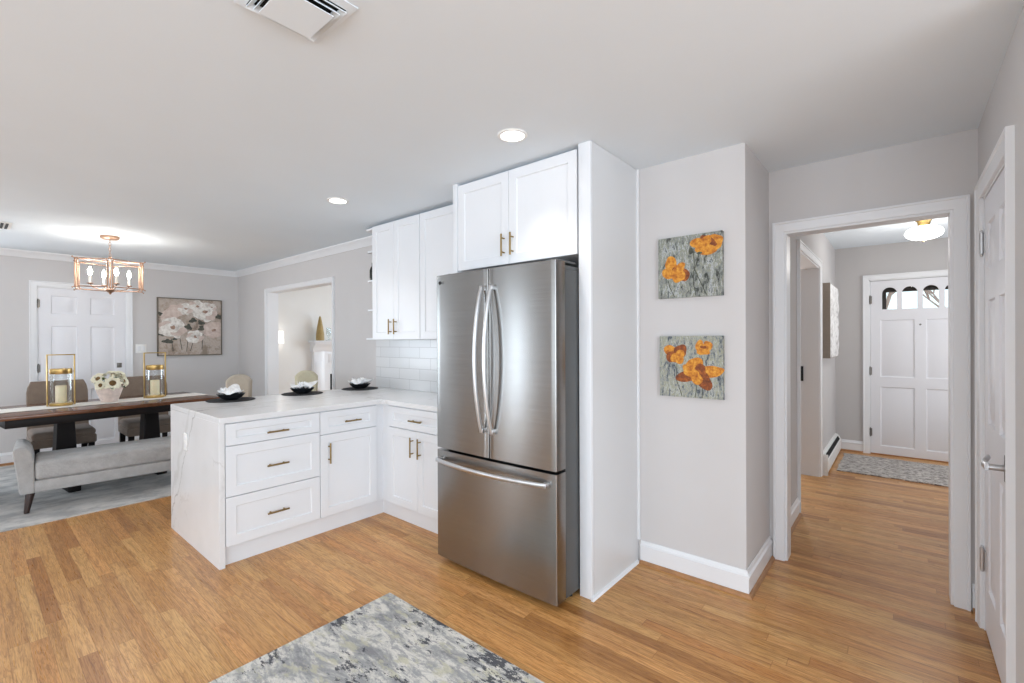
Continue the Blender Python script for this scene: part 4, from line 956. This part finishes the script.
# flower pot
fp = thing('flower_pot', 'pale clay pot of cream sunflowers at the centre of the dining table', 'flower pot', (-6.12, 0.955, TR))
m = MB(); m.lathe([(0.001, 0), (0.062, 0), (0.066, 0.006), (0.088, 0.07), (0.108, 0.135), (0.112, 0.15), (0.106, 0.152), (0.10, 0.14), (0.09, 0.12), (0.001, 0.118)], n=30); m.build('pot', 'pot_clay', fp)
def flower(c_, dirv, r, seed):
    rr = random.Random(seed); d = Vector(dirv).normalized(); q = d.to_track_quat('Z', 'Y').to_matrix().to_4x4(); Mx = Matrix.Translation(c_) @ q
    m = MB()
    for lay in range(2):
        for i in range(13):
            a = 2 * pi * (i + lay * .5) / 13 + rr.uniform(-.1, .1); L = r * rr.uniform(.85, 1.08) * (1 - lay * .15); wv = r * .2; up = 0.012 + lay * 0.008
            pts = [(0.3, 0.6, 0), (0.6, 1, up), (0.85, .75, up * 1.2), (1.0, .05, up * .6)]; vs = []
            for fu, fw, fz in pts:
                for s_ in (-1, 0, 1):
                    x, y = L * fu, s_ * wv * fw; vs.append(Mx @ Vector((x * cos(a) - y * sin(a), x * sin(a) + y * cos(a), fz + (0.004 if s_ else 0))))
            m.add(vs, [(k * 3 + j, k * 3 + j + 1, k * 3 + j + 4, k * 3 + j + 3) for k in range(3) for j in range(2)])
    o = m.build('flower_head', 'petal_cream', fp, angle=60)
    m = MB(); bm = bmesh.new(); bmesh.ops.create_uvsphere(bm, u_segments=16, v_segments=8, radius=r * .36); m.bm(bm, 0, Mx @ Matrix.Translation((0, 0, 0.008)) @ Matrix.Diagonal((1, 1, .45, 1))); m.build('flower_centre', 'petal_core', o)
    m = MB(); e = Vector(c_); m.tube([(e.x * .35, e.y * .35, 0.10), (e.x * .7, e.y * .7, (0.10 + e.z) / 2), e - d * 0.004], 0.003, 6); m.build('stem', 'leaf_green', o)
for c_, d_, r, sd_ in (((0.085, 0.01, 0.19), (1, 0.0, 0.25), 0.066, 1), ((0.02, -0.085, 0.235), (.6, -.7, .5), 0.052, 2), ((0.03, 0.10, 0.20), (.5, .8, .3), 0.055, 3), ((0.0, 0.03, 0.27), (.3, .1, 1), 0.055, 4), ((-0.05, -0.05, 0.24), (-.4, -.4, .9), 0.05, 5), ((-0.07, 0.06, 0.23), (-.6, .4, .7), 0.05, 6), ((0.075, -0.075, 0.175), (.7, -.6, .1), 0.045, 7), ((0.03, 0.075, 0.265), (.5, .5, .8), 0.042, 8)): flower(c_, d_, r * 1.22, sd_)
for i in range(12):
    a = i * 2.4; L = 0.085; m = MB(); vs = []; el = 0.15 + 0.35 * (i % 3)
    base_ = Vector((0.06 * cos(a), 0.06 * sin(a), 0.15 + 0.03 * (i % 3))); dr = Vector((cos(a) * cos(el), sin(a) * cos(el), sin(el))); sd_ = Vector((-sin(a), cos(a), 0))
    for k, (u, w_) in enumerate(((0, .1), (.35, .9), (.7, .8), (1, .03))):
        for s_ in (-1, 0, 1): vs.append(base_ + dr * L * u + sd_ * s_ * w_ * 0.024 + Vector((0, 0, -0.006 if s_ == 0 else 0)) - Vector((0, 0, 0.02 * u * u)))
    m.add(vs, [(k * 3 + j, k * 3 + j + 1, k * 3 + j + 4, k * 3 + j + 3) for k in range(3) for j in range(2)]); m.build('leaf', 'leaf_green', fp, angle=60)

# dining chairs: origin on the floor, front faces local +x
def dchair(loc, rotz, label):
    t = thing('dining_chair', label, 'chair', loc, rotz, 'taupe dining chairs around the table')
    m = MB(); m.box(-0.22, 0.25, -0.24, 0.24, 0.33, 0.42, b=0.02); m.box(-0.215, 0.25, -0.235, 0.235, 0.405, 0.485, b=0.036); m.build('seat', 'chair_taupe', t)
    m = MB(); n = 10; vs = []
    for i in range(n + 1):
        u = i / n; z = 0.36 + 0.60 * u; off = -0.20 - 0.075 * u; hw = 0.235 - 0.02 * max(0, (u - .8)) / .2 ; th = 0.075 - 0.025 * u
        if i == n: z -= 0.004; th *= .6; hw -= .012
        for (y, d) in ((-hw, -.5), (-hw, .3), (-hw + .02, .5), (0, .42), (hw - .02, .5), (hw, .3), (hw, -.5), (0, -.62)): vs.append((off + d * th - 0.01 * (1 - (y / hw) ** 2) * 1.0, y, z))
    k = 8; m.add(vs, [(i * k + j, i * k + (j + 1) % k, (i + 1) * k + (j + 1) % k, (i + 1) * k + j) for i in range(n) for j in range(k)] + [tuple(range(k)), tuple(n * k + j for j in range(k))])
    m.build('backrest', 'chair_taupe', t, angle=50, bevel=0.006)
    for x, y in ((0.21, -0.2), (0.21, 0.2), (-0.2, -0.2), (-0.2, 0.2)):
        m = MB(); dx = -0.05 if x < 0 else 0.01; h0, h1 = 0.017, 0.025; vs = [(x + dx + a * h0, y + b * h0, 0.0) for a, b in ((-1, -1), (1, -1), (1, 1), (-1, 1))] + [(x + a * h1, y + b * h1, 0.335) for a, b in ((-1, -1), (1, -1), (1, 1), (-1, 1))]
        m.add(vs, [(0, 1, 5, 4), (1, 2, 6, 5), (2, 3, 7, 6), (3, 0, 4, 7), (3, 2, 1, 0), (4, 5, 6, 7)]); m.build('leg', 'table_black', t)
    return t
FZ = 0.0092
dchair((-6.62, 0.655, FZ), 0, 'taupe upholstered chair behind the dining table, in front of the white door')
dchair((-6.66, 1.385, FZ), 0, 'taupe upholstered chair behind the dining table, nearer the rose painting')
dchair((-6.02, -0.07, FZ), pi / 2 + 0.1, 'taupe upholstered chair at the head of the table, cut by the left edge')

# upholstered bench with a flared arm: local x along length, front faces -y -> rotate so local x -> +Y, front -> +X
bn = thing('upholstered_bench', 'light grey upholstered bench with a flared arm in front of the dining table', 'bench', (-5.315, 0.275, FZ + 0.0012), pi / 2 - radians(4.5))
BL = 1.42
def arm(x0, sgn):
    prof = [(0.012, 0.155), (0.002, 0.20), (-0.006, 0.30), (-0.020, 0.42), (-0.028, 0.485), (-0.024, 0.515), (-0.004, 0.530), (0.028, 0.530), (0.056, 0.510), (0.076, 0.47), (0.088, 0.41), (0.092, 0.36), (0.094, 0.28), (0.096, 0.155)]
    m = MB(); m.prism([(x0 + sgn * a, z) for a, z in prof], 0.0, 0.50); return m.build('arm', 'bench_linen', bn, angle=50, bevel=0.012)
arm(0.0, 1); arm(BL, -1)
m = MB(); m.box(0.09, BL - 0.09, 0.004, 0.496, 0.155, 0.252, b=0.012); m.build('seat_base', 'bench_linen', bn, angle=50)
m = MB(); n, mm = 30, 12; vs = []
m.box(0.094, BL - 0.094, -0.006, 0.50, 0.253, 0.402, b=0.030); m.build('seat_cushion', 'bench_linen', bn, angle=50)
for x, y in ((0.06, 0.05), (0.06, 0.45), (BL - 0.06, 0.05), (BL - 0.06, 0.45)):
    m = MB(); sx = -0.03 if x < 1 else 0.03; sy = -0.025 if y < .2 else 0.025
    m.tube([(x - sx * .3, y, 0.156), (x + sx * .4, y + sy, 0.012), (x + sx * .4, y + sy, 0.0)], [0.028, 0.017, 0.016], 12); m.build('leg', 'leg_wood', bn)

# chandelier
ch = thing('chandelier', 'hexagonal open-frame brass chandelier with four candle bulbs over the dining table', 'chandelier', (-6.03, 0.951, H))
m = MB(); m.lathe([(0.001, -0.0005), (0.075, -0.0005), (0.077, -0.008), (0.074, -0.022), (0.06, -0.03), (0.012, -0.032), (0.001, -0.033)], n=32); m.build('ceiling_canopy', 'rose_gold', ch)
m = MB(); zc = -0.032
for i in range(6):
    a0 = (i % 2) * pi / 2; cz = -0.048 - i * 0.028
    m.tube([(0.008 * cos(q) * cos(a0), 0.008 * cos(q) * sin(a0), cz + 0.018 * sin(q)) for q in [2 * pi * k / 12 for k in range(12)]], 0.0022, 6, closed=True)
m.build('chain', 'rose_gold', ch)
m = MB(); m.tube([(0, 0, -0.205), (0, 0, -0.53)], 0.006, 10)
m.lathe([(0.001, -0.515), (0.012, -0.52), (0.034, -0.527), (0.036, -0.536), (0.022, -0.553), (0.009, -0.566), (0.010, -0.572), (0.001, -0.580)], n=24); m.lathe([(0.006, -0.20), (0.014, -0.212), (0.006, -0.224)], n=16); m.build('stem', 'rose_gold', ch)
va = radians(129.95 + 0) ; cang = math.atan2(-0.951, 6.03)  # a vertex points to the room's centre
R_ = 0.290; zt, zb = -0.262, -0.525
hexv = [Vector((R_ * cos(cang + i * pi / 3), R_ * sin(cang + i * pi / 3), 0)) for i in range(6)]
for i in range(6):
    a, b = hexv[i], hexv[(i + 1) % 6]; d = (b - a).normalized(); a2 = a + d * 0.022; b2 = b - d * 0.022; r = 0.022; pts = []
    def corner(px, pz, sx, sz, t0):
        for k in range(4):
            q = t0 + k * pi / 6; pts.append((px + d * (sx * 0) + d * (r * cos(q)), pz + r * sin(q)))
    for (pt, z, t0) in ((a2 + d * r, zb + r, pi), (b2 - d * r, zb + r, 1.5 * pi), (b2 - d * r, zt - r, 0), (a2 + d * r, zt - r, .5 * pi)):
        for k in range(5):
            q = t0 + k * pi / 8; pts.append((pt + d * (r * cos(q)), z + r * sin(q)))
    m = MB(); m.tube([(p.x, p.y, z) for p, z in pts], 0.0052, 8, closed=True); m.build('panel_frame', 'rose_gold', ch)
for i in range(6):
    v_ = hexv[i]; u = v_.normalized()
    for z, s_ in ((zt + 0.004, 1), (zb - 0.004, -1)):
        m = MB(); pr_ = hexv[(i + 1) % 6]; nx = hexv[i - 1]; d1_ = (pr_ - v_).normalized(); d2_ = (nx - v_).normalized()
        m.tube([v_ + d1_ * 0.03 + Vector((0, 0, z)), v_ + Vector((0, 0, z)), v_ + d2_ * 0.03 + Vector((0, 0, z))], 0.0042, 8)
        m.tube([v_ * 0.97 + Vector((0, 0, z - s_ * .012)), v_ * 1.06 + Vector((0, 0, z + s_ * 0.008))], 0.004, 8); m.ball(v_ * 1.06 + Vector((0, 0, z + s_ * 0.008)), 0.007, 6)
        m.build('corner_clip', 'rose_gold', ch)
for i in range(3):
    a, b = hexv[i], hexv[i + 3]; m = MB(); m.tube([(a.x * .97, a.y * .97, zt), (0, 0, zt + 0.012), (b.x * .97, b.y * .97, zt)], 0.0042, 8); m.build('top_spoke', 'rose_gold', ch)
for i in range(4):
    a = cang + radians(18) + i * pi / 2; u = Vector((cos(a), sin(a), 0)); m = MB()
    m.tube([Vector((0, 0, -0.53)) + u * 0.02, Vector((0, 0, -0.535)) + u * 0.08, Vector((0, 0, -0.52)) + u * 0.13, Vector((0, 0, -0.488)) + u * 0.155], 0.0045, 8)
    m.lathe([(0.001, -0.490), (0.020, -0.488), (0.026, -0.480), (0.024, -0.478), (0.001, -0.480)], u.x * 0.155, u.y * 0.155, 20); am = m.build('candle_arm', 'rose_gold', ch)
    m = MB(); m.lathe([(0.011, -0.479), (0.011, -0.405), (0.001, -0.404)], u.x * 0.155, u.y * 0.155, 16); m.build('candle_sleeve', 'candle_sleeve', am)
    m = MB(); m.lathe([(0.001, -0.404), (0.009, -0.400), (0.017, -0.378), (0.015, -0.356), (0.006, -0.330), (0.001, -0.322)], u.x * 0.155, u.y * 0.155, 16); m.build('bulb', 'bulb_lit', am)
    l = bpy.data.lights.new('chandelier_bulb', 'POINT'); l.energy = 2.8; l.color = (1, .95, .88); l.shadow_soft_size = 0.012
    o = bpy.data.objects.new('chandelier_bulb', l); COL.objects.link(o); o.location = (-6.03 + u.x * 0.155, 0.951 + u.y * 0.155, H - 0.31)

# ------------------------------------------------------------------ place settings on the peninsula
CZ = 0.9145
def setting(x, y, where, seed, yaw):
    rr = random.Random(seed)
    m = MB(); m.lathe([(0.001, 0), (0.165, 0), (0.168, 0.002), (0.165, 0.0045), (0.001, 0.0048)], n=48, wob=lambda i, a: 0.012 * sin(a * 22) if i in (1, 2, 3) else 0)
    tag(m.build('placemat', 'placemat_dark', loc=(x, y, CZ)), 'round dark woven placemat ' + where, 'placemat', 'place settings along the peninsula')
    m = MB(); m.lathe([(0.001, 0), (0.045, 0), (0.05, 0.003), (0.075, 0.018), (0.096, 0.042), (0.099, 0.047), (0.094, 0.045), (0.072, 0.023), (0.04, 0.009), (0.001, 0.008)], n=40)
    tag(m.build('bowl', 'bowl_black', loc=(x, y, CZ + 0.0052)), 'black bowl holding a white napkin ' + where, 'bowl', 'place settings along the peninsula')
    # gathered napkin: a folded fan of cloth sitting in the bowl
    m = MB(); nu, nv = 48, 14; vs = []
    for i in range(nu):
        a = 2 * pi * i / nu
        for j in range(nv + 1):
            u = j / nv; lobe = 1 + 0.16 * sin(3 * a + seed) + 0.10 * sin(5 * a + seed * 2) + (0.35 * max(0, cos(a)) ** 3) * u
            r = (0.006 + 0.092 * u) * lobe
            cr = noise.noise(Vector((cos(a) * (1 + 1.8 * u), sin(a) * (1 + 1.8 * u), seed + u * 2)))
            z = 0.036 + 0.046 * (1 - u ** 2.4) + 0.030 * cr + 0.010 * sin(9 * a + seed) * u + 0.018 * max(0, cos(a)) ** 3 * u
            z = max(z, 0.012 + max(0, r - 0.04) * 0.85)
            vs.append((r * cos(a), r * sin(a) * 0.8, z))
    m.add(vs, [(i * (nv + 1) + j, ((i + 1) % nu) * (nv + 1) + j, ((i + 1) % nu) * (nv + 1) + j + 1, i * (nv + 1) + j + 1) for i in range(nu) for j in range(nv)])
    m.add([vs[i * (nv + 1)] for i in range(nu)], [tuple(range(nu))])
    # two ears of cloth standing up
    for e in range(2):
        a0 = -1.2 + e * 2.6 + seed; vs = []
        for i in range(9):
            for j in range(7):
                u = i / 8; v_ = j / 6 - .5; r = 0.015 + 0.062 * u; vs.append((r * cos(a0 + v_ * (1.1 - u * .5)), r * sin(a0 + v_ * (1.1 - u * .5)), 0.055 + 0.032 * u + 0.014 * sin(j * 2.1 + i)))
        m.add(vs, [(i * 7 + j, (i + 1) * 7 + j, (i + 1) * 7 + j + 1, i * 7 + j + 1) for i in range(8) for j in range(6)])
    nk = m.build('napkin', 'napkin_white', loc=(x, y, CZ + 0.0062), rotz=yaw, angle=70)
    md = nk.modifiers.new('thickness', 'SOLIDIFY'); md.thickness = 0.002; md.offset = 1
    tag(nk, 'crumpled white napkin in the black bowl ' + where, 'napkin', 'place settings along the peninsula')
setting(-4.02, 1.355, 'nearest the waterfall end', 1, 2.6)
setting(-4.01, 1.915, 'in the middle of the peninsula', 2.3, 1.9)
setting(-3.98, 2.46, 'by the tiled wall', 3.9, 0.9)

# bar stools behind the peninsula, front faces local +x
def stool(loc, rotz, label, mat):
    t = thing('bar_stool', label, 'bar stool', loc, rotz, 'bar stools behind the peninsula')
    m = MB(); m.lathe([(0.001, 0.60), (0.17, 0.60), (0.19, 0.61), (0.195, 0.64), (0.185, 0.67), (0.15, 0.685), (0.001, 0.69)], n=32); m.build('seat', mat, t)
    m = MB(); vs = []; n = 16; k = 0; hi = 9
    for i in range(n + 1):
        a = pi + (-1 + 2 * i / n) * radians(31); edge = abs(-1 + 2 * i / n)
        top = 1.065 - 0.06 * edge ** 2.5
        for j in range(hi + 1):
            u = j / hi; z = 0.66 + (top - 0.66) * u; ro = 0.20 + 0.02 * u; vs.append((ro * cos(a), ro * sin(a), z))
        for j in range(hi, -1, -1):
            u = j / hi; z = 0.66 + (top - 0.66) * u - (0.012 if j == hi else 0); ro = 0.20 + 0.02 * u - 0.045 + (0.010 if j == hi else 0); vs.append((ro * cos(a), ro * sin(a), z))
    k = 2 * (hi + 1); m.add(vs, [(i * k + j, i * k + (j + 1) % k, (i + 1) * k + (j + 1) % k, (i + 1) * k + j) for i in range(n) for j in range(k)] + [tuple(range(k)), tuple(n * k + j for j in range(k))])
    m.build('backrest', mat, t, angle=50)
    for i in range(4):
        a = pi / 4 + i * pi / 2; m = MB(); m.tube([(0.13 * cos(a), 0.13 * sin(a), 0.602), (0.20 * cos(a), 0.20 * sin(a), 0.0)], [0.018, 0.012], 10); m.build('leg', 'leg_wood', t)
    m = MB(); m.tube([(0.185 * cos(q), 0.185 * sin(q), 0.2) for q in [2 * pi * i / 28 for i in range(28)]], 0.008, 8, closed=True); m.build('footrest', 'brass', t)
    return t
stool((-4.62, 1.57, 0), radians(-35), 'taupe barrel-back bar stool behind the setting nearest the waterfall end', 'stool_taupe')
stool((-4.62, 2.27, 0), radians(-20), 'cream barrel-back bar stool behind the middle place setting', 'stool_cream')

# ------------------------------------------------------------------ living room glimpsed through the opening
mp = thing('fireplace', 'white mantel fireplace with a dark firebox in the room beyond the opening', 'fireplace', (XL, 3.84, 0), pi / 2)
m = MB(); m.box(0.0, 0.19, -0.09, -0.001, 0, 1.20, b=0.004); m.box(0.03, 0.16, -0.10, -0.09, 0.12, 1.02, b=0.004); m.build('pilaster', 'trim_white', mp)
m = MB(); m.box(1.21, 1.40, -0.09, -0.001, 0, 1.20, b=0.004); m.box(1.24, 1.37, -0.10, -0.09, 0.12, 1.02, b=0.004); m.build('pilaster', 'trim_white', mp)
m = MB(); m.box(0.19, 1.21, -0.08, -0.001, 0.95, 1.20); m.box(0.27, 1.13, -0.088, -0.08, 1.0, 1.15, b=0.003); m.build('frieze', 'trim_white', mp)
m = MB(); pf = [(-0.001, 1.20), (-0.095, 1.20), (-0.105, 1.215), (-0.115, 1.25), (-0.14, 1.29), (-0.175, 1.315), (-0.185, 1.335), (-0.185, 1.352), (-0.001, 1.352)]
m.prism(pf, -0.02, 1.42, plane='YZ'); m.build('cornice', 'trim_white', mp)
m = MB(); m.box(-0.06, 1.46, -0.215, -0.001, 1.353, 1.385, b=0.004); m.build('mantel_shelf', 'trim_white', mp)
m = MB(); m.box(0.19, 1.21, -0.055, -0.001, 0, 0.949); m.build('slip', 'trim_white', mp)
m = MB(); m.box(0.31, 1.09, -0.060, -0.0552, 0.02, 0.80); m.build('firebox', 'firebox', mp)
m = MB(); m.lathe([(0.001, 0), (0.062, 0), (0.068, 0.03), (0.066, 0.10), (0.050, 0.22), (0.032, 0.32), (0.018, 0.39), (0.012, 0.41), (0.010, 0.415), (0.001, 0.41)], n=28, wob=lambda i, a: 0.02 * sin(14 * a))
tag(m.build('tapered_vase', 'vase_gold', loc=(XL + 0.12, 3.935, 1.3855)), 'tall tapered gold textured vase on the white mantel', 'vase')
m = MB(); m.lathe([(0.001, 0), (0.045, 0), (0.045, 0.008), (0.012, 0.02), (0.008, 0.05), (0.014, 0.07), (0.035, 0.09), (0.038, 0.12), (0.038, 0.22), (0.035, 0.22), (0.035, 0.12), (0.001, 0.10)], n=24)
tag(m.build('glass_hurricane', 'clear_glass', loc=(XL + 0.12, 4.09, 1.3855)), 'clear glass candle holder beside the gold vase on the mantel', 'candle holder')
sc = thing('wall_sconce', 'small glowing white shade lamp on the living room wall, left of the mantel', 'wall lamp', (XL, 3.27, 1.44))
m = MB(); m.lathe([(0.001, -0.03), (0.025, -0.03), (0.025, 0.03), (0.001, 0.03)], 0.03, 0, 16); m.tube([(0.002, 0, 0), (0.09, 0, 0)], 0.008, 8); m.box(0.0005, 0.01, -0.04, 0.04, -0.07, 0.07, b=0.003); m.build('bracket', 'brass', sc)
m = MB(); m.lathe([(0.062, -0.10), (0.055, 0.10)], 0.10, 0, 28); m.f = [f for f in m.f if len(f) == 4]; m.mi = [0] * len(m.f); m.build('lamp_shade', 'shade_lit', sc)
for dz in (-0.14, 0.14):
    l = bpy.data.lights.new('sconce_bulb', 'POINT'); l.energy = 0.12; l.color = (1, .97, .93); l.shadow_soft_size = 0.03
    o = bpy.data.objects.new('sconce_bulb', l); COL.objects.link(o); o.location = (XL + 0.10, 3.27, 1.44 + dz)

# ------------------------------------------------------------------ outside the front door: bare winter trees
def tree(x, y, seed, label):
    rr = random.Random(seed); m = MB()
    def br(p, d, L, r, dep):
        q = p + d * L; mid = p + d * L * .5 + Vector((rr.uniform(-.05, .05), rr.uniform(-.05, .05), 0)) * L; m.tube([p, mid, q], [r, r * .85, r * .7], 6)
        if dep == 0: return
        for _ in range(3):
            nd = (d + Vector((rr.uniform(-.9, .9), rr.uniform(-.5, .5), rr.uniform(-.2, .7)))).normalized(); br(q, nd, L * rr.uniform(.6, .85), r * .6, dep - 1)
    br(Vector((0, 0, 0)), Vector((0.03, 0, 1)), 1.3, 0.06, 5); tag(m.build('bare_tree', 'bark', loc=(x, y, -0.3)), label, 'tree', 'bare trees outside the front door')
tree(-0.1, 11.0, 4, 'bare winter tree seen through the leftmost arched pane of the front door')
tree(1.3, 11.6, 9, 'bare winter tree seen through the right arched panes of the front door')
g = MB(); g.box(-12, 14, 7.16, 30, -0.36, -0.3); struct('ground', g, 'shoe_wood')
